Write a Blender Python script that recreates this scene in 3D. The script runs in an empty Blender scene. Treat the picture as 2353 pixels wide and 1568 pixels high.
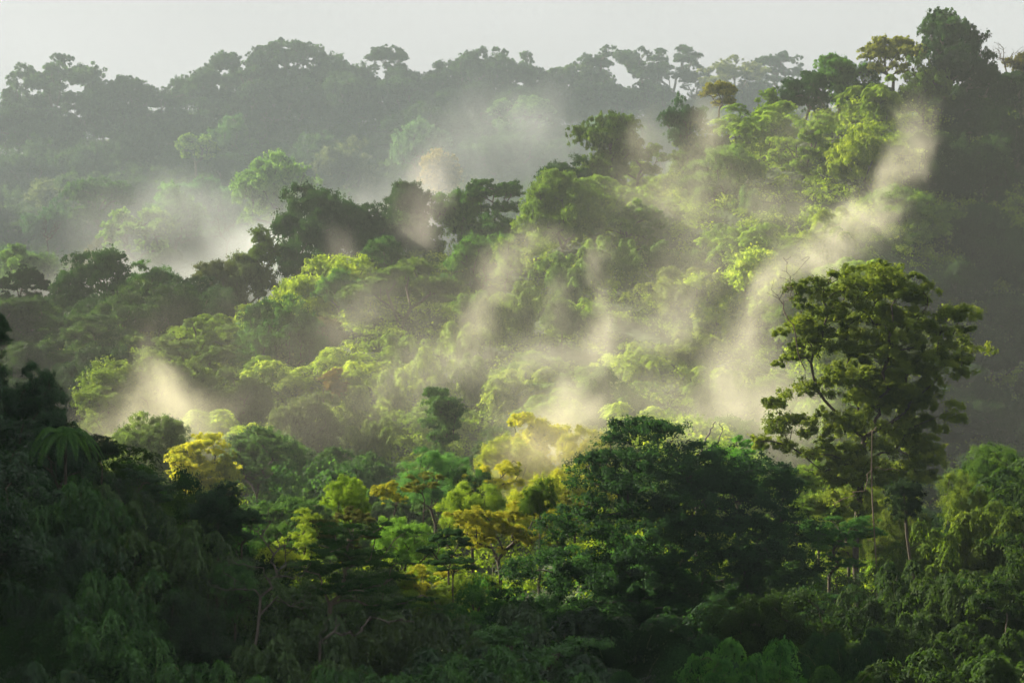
import bpy, bmesh, math, random
import numpy as np
from mathutils import Vector, Matrix

R = math.radians
rng = np.random.default_rng(7)
random.seed(7)
scene = bpy.context.scene
col = scene.collection

# ------------------------------------------------------------------ camera
cam_d = bpy.data.cameras.new('camera')
cam = bpy.data.objects.new('camera', cam_d)
col.objects.link(cam)
cam.location = (0, 0, 0)
cam.rotation_euler = (R(90), 0, 0)
cam_d.sensor_width = 36
cam_d.lens = 84.7
cam_d.clip_start = 0.5
cam_d.clip_end = 6000
scene.camera = cam

# ------------------------------------------------------------------ light
SUN_AZ, SUN_EL = -58.0, 28.0            # degrees from the view axis, above the horizon
sd = Vector((math.sin(R(SUN_AZ)) * math.cos(R(SUN_EL)), math.cos(R(SUN_AZ)) * math.cos(R(SUN_EL)), math.sin(R(SUN_EL))))
sun_d = bpy.data.lights.new('sun', 'SUN')
sun_d.energy = 5.0
sun_d.angle = R(0.6)
sun_d.color = (1.0, 0.90, 0.70)
sun = bpy.data.objects.new('sun', sun_d)
col.objects.link(sun)
sun.rotation_euler = sd.to_track_quat('Z', 'Y').to_euler()

world = bpy.data.worlds.new('World')
scene.world = world
world.use_nodes = True
nt = world.node_tree
nt.nodes.clear()
wo = nt.nodes.new('ShaderNodeOutputWorld')
bg = nt.nodes.new('ShaderNodeBackground')
sky = nt.nodes.new('ShaderNodeTexSky')
sky.sky_type = 'NISHITA'
sky.sun_disc = False
sky.sun_elevation = R(SUN_EL)
sky.sun_rotation = R(SUN_AZ)
# thin morning cloud over the blue: a pale grey veil with soft uneven patches
tc = nt.nodes.new('ShaderNodeTexCoord')
nz = nt.nodes.new('ShaderNodeTexNoise')
nz.inputs['Scale'].default_value = 2.2
nz.inputs['Detail'].default_value = 3
mp = nt.nodes.new('ShaderNodeMapping')
mp.inputs['Scale'].default_value = (1, 1, 2.5)
nt.links.new(tc.outputs['Generated'], mp.inputs['Vector'])
nt.links.new(mp.outputs['Vector'], nz.inputs['Vector'])
cr = nt.nodes.new('ShaderNodeValToRGB')
cr.color_ramp.elements[0].position = 0.3
cr.color_ramp.elements[0].color = (3.1, 3.05, 3.0, 1)
cr.color_ramp.elements[1].position = 0.7
cr.color_ramp.elements[1].color = (4.8, 4.74, 4.62, 1)
nt.links.new(nz.outputs['Fac'], cr.inputs['Fac'])
mx = nt.nodes.new('ShaderNodeMixRGB')
mx.inputs['Fac'].default_value = 0.98
nt.links.new(sky.outputs['Color'], mx.inputs['Color1'])
nt.links.new(cr.outputs['Color'], mx.inputs['Color2'])
nt.links.new(mx.outputs['Color'], bg.inputs['Color'])
bg.inputs['Strength'].default_value = 0.05
nt.links.new(bg.outputs['Background'], wo.inputs['Surface'])

scene.view_settings.view_transform = 'Standard'
scene.view_settings.look = 'None'
scene.view_settings.exposure = 1.62
scene.view_settings.gamma = 1.0
scene.cycles.max_bounces = 6
scene.cycles.diffuse_bounces = 3
scene.cycles.glossy_bounces = 1
scene.cycles.transmission_bounces = 3
scene.cycles.transparent_max_bounces = 8
scene.cycles.volume_bounces = 2
scene.cycles.volume_step_rate = 1.0
scene.cycles.use_adaptive_sampling = True
scene.cycles.adaptive_threshold = 0.006
scene.cycles.use_denoising = True
scene.cycles.denoiser = 'OPENIMAGEDENOISE'
scene.cycles.denoising_input_passes = 'RGB_ALBEDO'
scene.cycles.caustics_reflective = False
scene.cycles.caustics_refractive = False
scene.cycles.sample_clamp_indirect = 4

# ------------------------------------------------------------------ helpers
KP = 0.4250 / 2352.0                     # metres per picture unit per metre of distance


def at(u, v, d):
    return np.array([(u - 1176) * KP * d, d, (784 - v) * KP * d])


def tag(o, label=None, cat=None, group=None, kind=None):
    if label: o['label'] = label
    if cat: o['category'] = cat
    if group: o['group'] = group
    if kind: o['kind'] = kind
    return o


def mesh_quads(name, V, F, mat, var=None, smooth=False):
    """V (n,3), F (m,4) -> mesh"""
    me = bpy.data.meshes.new(name)
    n, m = len(V), len(F)
    me.vertices.add(n)
    me.vertices.foreach_set('co', np.ascontiguousarray(V, dtype=np.float32).ravel())
    me.loops.add(m * 4)
    me.loops.foreach_set('vertex_index', np.ascontiguousarray(F, dtype=np.int32).ravel())
    me.polygons.add(m)
    me.polygons.foreach_set('loop_start', np.arange(0, m * 4, 4, dtype=np.int32))
    me.polygons.foreach_set('loop_total', np.full(m, 4, dtype=np.int32))
    if smooth:
        me.polygons.foreach_set('use_smooth', np.ones(m, dtype=bool))
    if var is not None:
        a = me.attributes.new('tint', 'FLOAT', 'FACE')
        a.data.foreach_set('value', np.ascontiguousarray(var, dtype=np.float32))
    me.materials.append(mat)
    me.update(calc_edges=True)
    return me


def norm(a):
    return a / (np.linalg.norm(a, axis=-1, keepdims=True) + 1e-9)


# ------------------------------------------------------------------ materials
def new_mat(name):
    m = bpy.data.materials.new(name)
    m.use_nodes = True
    m.node_tree.nodes.clear()
    return m, m.node_tree.nodes, m.node_tree.links


def leaf_material(name, trans=0.45, spec=0.06, lo=0.35, hi=1.75, rough=0.65):
    m, N, L = new_mat(name)
    out = N.new('ShaderNodeOutputMaterial')
    oi = N.new('ShaderNodeObjectInfo')
    at_ = N.new('ShaderNodeAttribute'); at_.attribute_name = 'tint'
    # every clump and every leaf its own tone
    mr = N.new('ShaderNodeMapRange')
    mr.inputs['From Min'].default_value = 0; mr.inputs['From Max'].default_value = 1
    mr.inputs['To Min'].default_value = lo; mr.inputs['To Max'].default_value = hi
    L.new(at_.outputs['Fac'], mr.inputs['Value'])
    mul = N.new('ShaderNodeVectorMath'); mul.operation = 'SCALE'
    L.new(oi.outputs['Color'], mul.inputs[0]); L.new(mr.outputs['Result'], mul.inputs['Scale'])
    hs = N.new('ShaderNodeHueSaturation')
    mh = N.new('ShaderNodeMapRange')
    mh.inputs['To Min'].default_value = 0.54; mh.inputs['To Max'].default_value = 0.49
    L.new(at_.outputs['Fac'], mh.inputs['Value'])
    L.new(mh.outputs['Result'], hs.inputs['Hue'])
    L.new(mul.outputs['Vector'], hs.inputs['Color'])
    p = N.new('ShaderNodeBsdfPrincipled')
    p.inputs['Roughness'].default_value = rough
    p.inputs['Specular IOR Level'].default_value = spec
    L.new(hs.outputs['Color'], p.inputs['Base Color'])
    t = N.new('ShaderNodeBsdfTranslucent')
    tm = N.new('ShaderNodeMixRGB'); tm.blend_type = 'MULTIPLY'; tm.inputs['Fac'].default_value = 1
    tm.inputs['Color2'].default_value = (1.6, 1.6, 0.6, 1)
    L.new(hs.outputs['Color'], tm.inputs['Color1'])
    L.new(tm.outputs['Color'], t.inputs['Color'])
    ms = N.new('ShaderNodeMixShader'); ms.inputs['Fac'].default_value = trans
    L.new(p.outputs['BSDF'], ms.inputs[1]); L.new(t.outputs['BSDF'], ms.inputs[2])
    L.new(ms.outputs['Shader'], out.inputs['Surface'])
    return m


def bark_material():
    m, N, L = new_mat('bark')
    out = N.new('ShaderNodeOutputMaterial')
    oi = N.new('ShaderNodeObjectInfo')
    tcn = N.new('ShaderNodeTexCoord')
    mpn = N.new('ShaderNodeMapping'); mpn.inputs['Scale'].default_value = (3, 3, 0.6)
    n = N.new('ShaderNodeTexNoise'); n.inputs['Scale'].default_value = 1.4; n.inputs['Detail'].default_value = 5
    L.new(tcn.outputs['Object'], mpn.inputs['Vector']); L.new(mpn.outputs['Vector'], n.inputs['Vector'])
    mr = N.new('ShaderNodeMapRange'); mr.inputs['From Min'].default_value = .3; mr.inputs['From Max'].default_value = .7
    mr.inputs['To Min'].default_value = 0.55; mr.inputs['To Max'].default_value = 1.4
    L.new(n.outputs['Fac'], mr.inputs['Value'])
    mul = N.new('ShaderNodeVectorMath'); mul.operation = 'SCALE'
    L.new(oi.outputs['Color'], mul.inputs[0]); L.new(mr.outputs['Result'], mul.inputs['Scale'])
    p = N.new('ShaderNodeBsdfPrincipled'); p.inputs['Roughness'].default_value = 0.85
    p.inputs['Specular IOR Level'].default_value = 0.2
    L.new(mul.outputs['Vector'], p.inputs['Base Color'])
    L.new(p.outputs['BSDF'], out.inputs['Surface'])
    return m


def ground_material():
    m, N, L = new_mat('forest_floor')
    out = N.new('ShaderNodeOutputMaterial')
    n = N.new('ShaderNodeTexNoise'); n.inputs['Scale'].default_value = 0.35; n.inputs['Detail'].default_value = 8
    g = N.new('ShaderNodeNewGeometry')
    L.new(g.outputs['Position'], n.inputs['Vector'])
    cr = N.new('ShaderNodeValToRGB')
    cr.color_ramp.elements[0].position = .35; cr.color_ramp.elements[0].color = (.012, .02, .008, 1)
    cr.color_ramp.elements[1].position = .7; cr.color_ramp.elements[1].color = (.05, .09, .02, 1)
    L.new(n.outputs['Fac'], cr.inputs['Fac'])
    p = N.new('ShaderNodeBsdfPrincipled'); p.inputs['Roughness'].default_value = 0.95
    L.new(cr.outputs['Color'], p.inputs['Base Color'])
    b = N.new('ShaderNodeBump'); b.inputs['Strength'].default_value = 1; b.inputs['Distance'].default_value = 1.5
    L.new(n.outputs['Fac'], b.inputs['Height']); L.new(b.outputs['Normal'], p.inputs['Normal'])
    L.new(p.outputs['BSDF'], out.inputs['Surface'])
    return m


LEAF = leaf_material('leaf')
SHADE_LEAF = leaf_material('shade_leaf', trans=0.3, spec=0.33, lo=0.10, hi=2.4, rough=0.42)   # near shaded plants: light contrast put into wider leaf tones and added gloss
BARK = bark_material()
GROUND = ground_material()

# ------------------------------------------------------------------ terrain: canopy level read off the slope, ground below it
ROWS = {                                    # distance: [(u, v of the canopy top), ...]
    115: [(-500, 1000), (0, 1290), (300, 1400), (600, 1540), (1200, 1640), (1800, 1620), (2352, 1560), (2900, 1500)],
    150: [(-500, 700), (0, 1030), (150, 1080), (300, 1230), (450, 1330), (600, 1440), (1000, 1570), (1500, 1560), (2000, 1520), (2352, 1330), (2900, 1250)],
    190: [(-600, 420), (0, 870), (200, 1020), (450, 1200), (700, 1380), (1000, 1430), (1400, 1420), (2000, 1380), (2352, 1140), (2900, 1100)],
    230: [(-600, 420), (0, 900), (300, 1160), (700, 1310), (1000, 1300), (1300, 1300), (1700, 1330), (2000, 1330), (2352, 1110), (2900, 1100)],
    270: [(-600, 500), (0, 1080), (300, 1180), (600, 1230), (1000, 1190), (1300, 1180), (1700, 1160), (2100, 1190), (2352, 1190), (2900, 1150)],
    310: [(-600, 650), (0, 1140), (300, 1110), (600, 1130), (900, 1100), (1300, 1060), (1700, 1040), (2100, 1080), (2352, 1150), (2900, 1150)],
    350: [(-600, 750), (0, 1000), (200, 940), (500, 930), (800, 930), (1200, 930), (1500, 950), (1800, 930), (2100, 930), (2352, 1080), (2900, 1100)],
    390: [(-600, 750), (0, 830), (300, 790), (600, 760), (900, 760), (1200, 760), (1500, 770), (1800, 730), (2080, 720), (2352, 980), (2900, 1000)],
    430: [(-600, 700), (0, 670), (250, 665), (500, 700), (700, 650), (900, 610), (1200, 600), (1500, 540), (1800, 500), (2060, 460), (2352, 800), (2900, 850)],
    465: [(-600, 750), (0, 760), (300, 760), (600, 760), (760, 640), (900, 520), (1100, 510), (1300, 450), (1500, 390), (1700, 330), (1900, 300), (2080, 260), (2352, 600), (2900, 650)],
    500: [(0, 860), (600, 830), (1000, 640), (1300, 520), (1500, 370), (1700, 270), (1900, 200), (2120, 160), (2352, 400), (2900, 350)],
    535: [(-600, 900), (0, 820), (600, 780), (1000, 680), (1300, 580), (1600, 460), (1900, 330), (2150, 200), (2352, 190), (2900, 150)],
    575: [(-600, 800), (0, 690), (600, 680), (1000, 650), (1300, 580), (1700, 500), (2352, 350), (2900, 300)],
    620: [(-600, 600), (0, 500), (600, 520), (1000, 480), (1300, 440), (1700, 420), (2352, 400), (2900, 400)],
    670: [(-600, 420), (0, 380), (600, 360), (1000, 320), (1400, 310), (1800, 330), (2352, 340), (2900, 340)],
    715: [(-600, 300), (0, 268), (300, 230), (600, 195), (800, 185), (1000, 180), (1250, 190), (1450, 185), (1800, 205), (2352, 230), (2900, 240)],
    800: [(-600, 500), (300, 450), (1200, 430), (2352, 430), (2900, 430)],
}


def canopy_h(d):
    return np.interp(d, [100, 200, 300, 500, 720], [7, 8, 9, 10, 12])


P, Z = [], []
for d, row in ROWS.items():
    for u, v in row:
        p = at(u, v, d)
        P.append(p[:2]); Z.append(p[2] - canopy_h(d))
for x, y, z in [(0, 0, -2.6), (-8, 4, -3), (8, 4, -3), (0, -40, -6), (-60, 0, -10), (60, 0, -14), (0, 30, -14), (-30, 60, -12), (30, 60, -24), (0, 70, -24),
                (-100, 60, 5), (110, 60, -20), (-260, 60, 30), (260, 60, -20), (-200, -120, 0), (200, -120, -10),
                (-105, 150, 54), (-112, 200, 64), (-112, 250, 60), (-122, 300, 40), (-130, 350, 12), (-150, 400, 6), (-175, 500, 52), (-260, 560, 60), (-230, 300, 20), (300, 250, -20), (350, 500, 20), (-350, 700, 60),  # includes unseen left hills, added to shade the near slope and ridge end
                (0, 950, -30), (-400, 950, -30), (400, 950, -30), (0, 1300, -60), (-700, 1300, -60), (700, 1300, -60)]:
    P.append((x, y)); Z.append(z)
P = np.array(P, float); Z = np.array(Z, float)


def tps_kernel(r2):
    return 0.5 * r2 * np.log(r2 + 1e-9)


n = len(P)
D2 = ((P[:, None] - P[None]) ** 2).sum(-1) / 1e4
Kmat = tps_kernel(D2) + np.eye(n) * 0.004
Q = np.hstack([np.ones((n, 1)), P / 100])
A = np.block([[Kmat, Q], [Q.T, np.zeros((3, 3))]])
W = np.linalg.solve(A, np.concatenate([Z, np.zeros(3)]))


def gz(x, y):
    x = np.atleast_1d(np.asarray(x, float)); y = np.atleast_1d(np.asarray(y, float))
    sh = x.shape
    q = np.stack([x.ravel(), y.ravel()], 1)
    r2 = ((q[:, None] - P[None]) ** 2).sum(-1) / 1e4
    z = tps_kernel(r2) @ W[:n] + W[n] + W[n + 1] * q[:, 0] / 100 + W[n + 2] * q[:, 1] / 100
    return z.reshape(sh)


# one sheet, fine inside the valley, coarse out to the horizon
def graded(lo, hi, step, far, grow=1.25):
    a = list(np.arange(lo, hi + step, step))
    s = step
    while a[-1] < far:
        s *= grow; a.append(a[-1] + s)
    s = step
    while a[0] > -far:
        s *= grow; a.insert(0, a[0] - s)
    return np.array(a)


gx = graded(-200, 200, 5, 850); gy = graded(-20, 830, 5, 1000)
gx = np.clip(gx, -880, 880); gy = np.unique(np.clip(gy, -430, 1330)); gx = np.unique(gx)
X, Y = np.meshgrid(gx, gy)
Zg = np.vstack([gz(X[i], Y[i]) for i in range(len(gy))])
rr = np.hypot(np.maximum(np.abs(X) - 330, 0), np.maximum(np.maximum(Y - 950, -150 - Y), 0))
fade = np.clip(rr / 300, 0, 1)
Zg = np.clip(Zg, -80, 140) * (1 - fade) + (-60) * fade
Zg += 1.2 * np.sin(X / 9.0) * np.cos(Y / 11.0) * np.clip(Y / 100, 0, 1)
V = np.stack([X.ravel(), Y.ravel(), Zg.ravel()], 1)
nx, ny = len(gx), len(gy)
ii = (np.arange(ny - 1)[:, None] * nx + np.arange(nx - 1)[None]).ravel()
F = np.stack([ii, ii + 1, ii + nx + 1, ii + nx], 1)
terrain = bpy.data.objects.new('ground', mesh_quads('ground', V, F, GROUND, smooth=True))
col.objects.link(terrain)
tag(terrain, 'steep forested hillsides rising behind a green valley', 'terrain', kind='structure')


# ------------------------------------------------------------------ foliage and branches
def leaf_quads(C, Nrm, size, aspect, rg, droop=0.0):
    """C centres, Nrm normals; rhombic leaves"""
    n = len(C)
    t = rg.normal(size=(n, 3)); t[:, 2] -= droop * 2
    t = norm(t - (t * Nrm).sum(1, keepdims=True) * Nrm)
    b = np.cross(Nrm, t)
    s = size * rg.uniform(0.65, 1.3, (n, 1))
    w = s * aspect
    fold = Nrm * s * 0.12
    V = np.stack([C - t * s * .5, C + b * w * .5 + fold, C + t * s * .5, C - b * w * .5 + fold], 1).reshape(-1, 3)
    F = np.arange(4 * n).reshape(n, 4)
    return V, F


def foliage(pads, rads, per, size, rg, flat=0.6, aspect=0.6, sub=7, upb=0.5, droop=0.0, core=0.5, spread=1.0):
    """pads -> smaller tufts -> leaves; every tuft and leaf carries its own tint"""
    n = len(pads)
    d = norm(rg.normal(size=(n, sub, 3))); d[..., 2] = np.abs(d[..., 2]) * .9 - .25
    sc = pads[:, None] + d * rads[:, None, None] * rg.uniform(core, spread, (n, sub, 1)) * np.array([1, 1, flat])
    sr = rads[:, None] * rg.uniform(.32, .55, (n, sub)) / spread ** .7
    tn = (rg.random(n)[:, None] * .35 + rg.random((n, sub)) * .4)
    sc = sc.reshape(-1, 3); sr = sr.ravel(); tn = tn.ravel()
    m = len(sc)
    k = max(1, int(per / sub))
    d2 = norm(rg.normal(size=(m, k, 3)))
    pos = sc[:, None] + d2 * sr[:, None, None] * (rg.random((m, k, 1)) ** .5 * rg.uniform(.7, 1.45, (m, k, 1)) ** 1.5) * np.array([1, 1, flat * .9 + .1])
    if droop: pos[..., 2] -= droop * sr[:, None] * rg.random((m, k)) ** 2 * 1.5
    nr = norm(d2 * 0.8 + np.array([0, 0, upb]) + rg.normal(size=(m, k, 3)) * .42)
    tt = (tn[:, None] + rg.random((m, k)) * .25).ravel()
    V, F = leaf_quads(pos.reshape(-1, 3), nr.reshape(-1, 3), size, aspect, rg, droop)
    return V, F, tt


def branches(base, fork, pads, rg, r_tip=0.05, sides=5, wander=0.12, power=2.3, extra=None, sag=0.0, lower=None):
    """greedy skeleton: each pad joins the nearest limb already grown"""
    nodes = [np.array(base, float)]
    par = [-1]
    steps = 9
    ph = rg.uniform(0, 6, 2)
    for i in range(1, steps + 1):
        t = i / steps
        p = np.array(base) * (1 - t) + np.array(fork) * t
        L = np.linalg.norm(np.array(fork) - np.array(base))
        p = p + np.array([math.sin(t * 5.1 + ph[0]) - math.sin(ph[0]), math.sin(t * 4.3 + ph[1]) - math.sin(ph[1]), 0]) * min(L, 14) * .03 * (1 - t) * 2
        nodes.append(p); par.append(len(nodes) - 2)
    plen = [0] * len(nodes)
    start = max(1, steps - 1)
    order = np.argsort(np.linalg.norm(pads - nodes[-1], axis=1))
    size = np.linalg.norm(pads.max(0) - pads.min(0)) + 1e-6
    for k in order:
        p = pads[k]
        arr = np.array(nodes[start:])
        dv = p - arr
        dist = np.linalg.norm(dv, axis=1)
        down = np.maximum(0, -dv[:, 2]) * .8
        c = dist + .25 * np.array(plen[start:]) + down
        j = int(np.argmin(c)) + start
        a = nodes[j]
        L = dist[j - start]
        ns = max(2, int(L / (size * .07)))
        prev = j
        bend = rg.normal(size=3) * L * wander
        bend[2] = abs(bend[2]) * .6 + L * .06 - sag * L
        for s in range(1, ns + 1):
            t = s / ns
            q = a * (1 - t) + p * t + bend * math.sin(math.pi * t) + rg.normal(size=3) * L / ns * .12 * (s < ns)
            nodes.append(q); par.append(prev); plen.append(plen[j] + L * t)
            prev = len(nodes) - 1
    return np.array(nodes), np.array(par)


def tubes(nodes, par, r_tip, sides=5, power=2.4, rmax=None, flare=1.0):
    n = len(nodes)
    acc = np.zeros(n)
    kids = np.zeros(n, int)
    for i in range(1, n): kids[par[i]] += 1
    for i in range(n - 1, 0, -1):
        if kids[i] == 0: acc[i] = 1
        acc[i] = max(acc[i], 1)
        acc[par[i]] += acc[i] if kids[par[i]] > 1 else acc[i] + .05
    rad = r_tip * acc ** (1 / power)
    if rmax: rad = rad * min(1, rmax / rad[0])
    rad[0] *= flare
    dirs = np.zeros((n, 3))
    dirs[1:] = nodes[1:] - nodes[par[1:]]
    dirs[0] = dirs[1]
    dirs = norm(dirs)
    ref = np.tile(np.array([0.31, 0.94, 0.11]), (n, 1))
    e1 = norm(np.cross(dirs, ref)); e2 = np.cross(dirs, e1)
    ang = np.arange(sides) / sides * 2 * math.pi
    ring = nodes[:, None] + rad[:, None, None] * (np.cos(ang)[None, :, None] * e1[:, None] + np.sin(ang)[None, :, None] * e2[:, None])
    V = ring.reshape(-1, 3)
    i = np.arange(1, n)[:, None]; s = np.arange(sides)[None]; s2 = (s + 1) % sides
    p = par[1:][:, None]
    F = np.stack([p * sides + s, p * sides + s2, i * sides + s2, i * sides + s], -1).reshape(-1, 4)
    return V, F


def lobe_pads(lobes, n, rg, shell=0.55, zmin=-0.45):
    """lobes (x,y,z,rx,ry,rz): pad centres near the outside of each lobe"""
    lobes = np.array(lobes, float)
    w = (lobes[:, 3] * lobes[:, 4] * lobes[:, 5]) ** (2 / 3.); w /= w.sum()
    idx = rg.choice(len(lobes), size=n * 3, p=w)
    d = norm(rg.normal(size=(n * 3, 3)))
    d = d[d[:, 2] > zmin][:n]; idx = idx[:len(d)]
    r = rg.uniform(shell, 1.0, (len(d), 1))
    return lobes[idx, :3] + d * r * lobes[idx, 3:6]


# prototypes are built at their own size with the crown centre at the origin; "half" holds the half sizes
def build_proto(kind, lod, seed):
    rg = np.random.default_rng(seed)
    if lod == 'near': leaf, per, mul = .012, 560, 1.0
    elif lod == 'mid': leaf, per, mul = .021, 330, 1.0
    else: leaf, per, mul = .028, 230, 1.0
    S = 20.0                                  # crown width
    k = {}
    if kind == 'dome':
        lobes = [(0, 0, 0, 8.2, 8.2, 6)]
        for i in range(7):
            a = i / 7 * 6.28 + rg.uniform(-.3, .3)
            lobes.append((6.0 * math.cos(a), 6.0 * math.sin(a), rg.uniform(-2.5, 1.8), rg.uniform(3, 4.2), rg.uniform(3, 4.2), rg.uniform(2.5, 3.6)))
        for i in range(4):
            a = rg.uniform(0, 6.28)
            lobes.append((3.6 * math.cos(a), 3.6 * math.sin(a), rg.uniform(3, 4.6), 3.2, 3.2, 2.6))
        pads = lobe_pads(lobes, int(130 * mul), rg, .7, -.5)
        rads = rg.uniform(1.2, 2.2, len(pads)); flat = .7; fork = (0, 0, -6)
    elif kind == 'bushy':                      # uneven dense crown
        lobes = []
        for i in range(11):
            a = rg.uniform(0, 6.28); r = rg.uniform(1.5, 6.2)
            lobes.append((r * math.cos(a), r * math.sin(a), rg.uniform(-4.5, 4.8) * (1 - r / 12), rg.uniform(2.8, 4.4), rg.uniform(2.8, 4.4), rg.uniform(2, 4)))
        pads = lobe_pads(lobes, int(125 * mul), rg, .55, -.6)
        rads = rg.uniform(1.0, 2.1, len(pads)); flat = .75; fork = (0, 0, -6)
    elif kind == 'layered':                    # flat shelves of leaf with gaps between
        pads = []
        for i in range(24):
            a = rg.uniform(0, 6.28); r = 7.6 * math.sqrt(rg.random())
            c = np.array([r * math.cos(a), r * math.sin(a), rg.uniform(-5.5, 6) * (1 - (r / 9.5) ** 2)])
            tl = rg.normal(size=2) * .16
            for j in range(int(rg.integers(3, 9) * mul)):
                q = rg.normal(size=3) * np.array([1.5, 1.5, .4]); q[2] += q[0] * tl[0] + q[1] * tl[1]; pads.append(c + q)
        pads = np.array(pads); rads = rg.uniform(.7, 1.6, len(pads)); flat = .5; fork = (0, 0, -6.5); per = int(per * .8)
    elif kind == 'umbrella':                   # one wide flat-topped head
        lobes = []
        for i in range(12):
            a = i / 12 * 6.28 * 1.7; r = 8 * math.sqrt((i + .5) / 12)
            lobes.append((r * math.cos(a), r * math.sin(a), 3.4 - r * r * .055 + rg.uniform(-1, 1), rg.uniform(2, 3.3), rg.uniform(2, 3.3), rg.uniform(.8, 1.5)))
        pads = lobe_pads(lobes, int(120 * mul), rg, .3, -.3)
        rads = rg.uniform(.9, 1.7, len(pads)); flat = .45; fork = (0, 0, -6)
    elif kind == 'canopy':                     # broad rainforest crown, many small heads of leaf
        lobes = []
        for i in range(34):
            a = rg.uniform(0, 6.28); r = 8.6 * math.sqrt(rg.random())
            top = 5.6 * math.sqrt(max(0, 1 - (r / 10) ** 2))
            lobes.append((r * math.cos(a), r * math.sin(a), top * rg.uniform(.35, 1.0) - 2.2, rg.uniform(1.4, 2.4), rg.uniform(1.4, 2.4), rg.uniform(.9, 1.7)))
        for i in range(4):
            a = rg.uniform(0, 6.28)
            lobes.append((6 * math.cos(a), 6 * math.sin(a), -3.5, 2.6, 2.6, 1.8))
        pads = lobe_pads(lobes, int(320 * mul), rg, .4, -.6)
        rads = rg.uniform(.35, 1.15, len(pads)) ; flat = .72; fork = (0, 0, -6); per = int(per * .5)
    elif kind == 'open':                       # airy, branches and sky showing
        lobes = []
        for i in range(26):
            a = rg.uniform(0, 6.28); r = 8.2 * math.sqrt(rg.random())
            lobes.append((r * math.cos(a), r * math.sin(a), rg.uniform(-4.5, 5.2) * (1 - (r / 10.5) ** 2), 2.1, 2.1, 1.4))
        pads = lobe_pads(lobes, int(135 * mul), rg, .3, -.6)
        rads = rg.uniform(.6, 1.35, len(pads)); flat = .6; fork = (0, 0, -6.5); per = int(per * .7)
    elif kind == 'upright':                    # tall oval crown of stacked tufts
        lobes = []
        for i in range(10):
            z = -6 + i * 1.35; r0 = 4.6 * math.sin(math.pi * (i + 1.6) / 12.5)
            a = rg.uniform(0, 6.28)
            lobes.append((r0 * .75 * math.cos(a), r0 * .75 * math.sin(a), z, r0 * .85 + .8, r0 * .85 + .8, 2.3))
        pads = lobe_pads(lobes, int(110 * mul), rg, .6, -.6)
        rads = rg.uniform(.9, 1.7, len(pads)); flat = .8; fork = (0, 0, -6)
    elif kind == 'bare':
        lobes = []
        for i in range(12):
            a = rg.uniform(0, 6.28); r = rg.uniform(2, 7.5)
            lobes.append((r * math.cos(a), r * math.sin(a), rg.uniform(-5, 6) * (1 - r / 15), 2.5, 2.5, 2.5))
        pads = lobe_pads(lobes, 150, rg, .2, -.8)
        rads = None; fork = (0, 0, -7); flat = 1
    if kind == 'bare':
        nodes, par = branches((0, 0, -30), fork, pads, rg, wander=.16)
        V, F = tubes(nodes, par, .035 if lod != 'far' else .06, 5)
        return dict(crown=None, trunk=mesh_quads('bare_limbs', V, F, BARK, smooth=True), half=(10, 8))
    droop = (.3 if kind in ('upright', 'bushy') else .1) * (.2 if lod == 'far' else 1)
    V, F, t = foliage(pads, rads, per, S * leaf, rg, flat=flat, sub=8 if lod == 'near' else 11, droop=droop, spread={'near': 1.15, 'mid': 1.3, 'far': 1.75}[lod])
    # centre and normalise the crown to half width 10
    lo, hi = np.percentile(V, .5, axis=0), np.percentile(V, 99.5, axis=0)
    crown = mesh_quads('crown_' + kind, V, F, LEAF, var=t)
    sel = pads[rg.choice(len(pads), min(len(pads), 70), replace=False)]
    nodes, par = branches((0, 0, -30), fork, sel, rg)
    Vt, Ft = tubes(nodes, par, .07 if lod != 'far' else .1, 5)
    trunk = mesh_quads('trunk_' + kind, Vt, Ft, BARK, smooth=True)
    return dict(crown=crown, trunk=trunk, half=((hi[0] - lo[0] + hi[1] - lo[1]) / 4, (hi[2] - lo[2]) / 2, (hi[2] + lo[2]) / 2))


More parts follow.
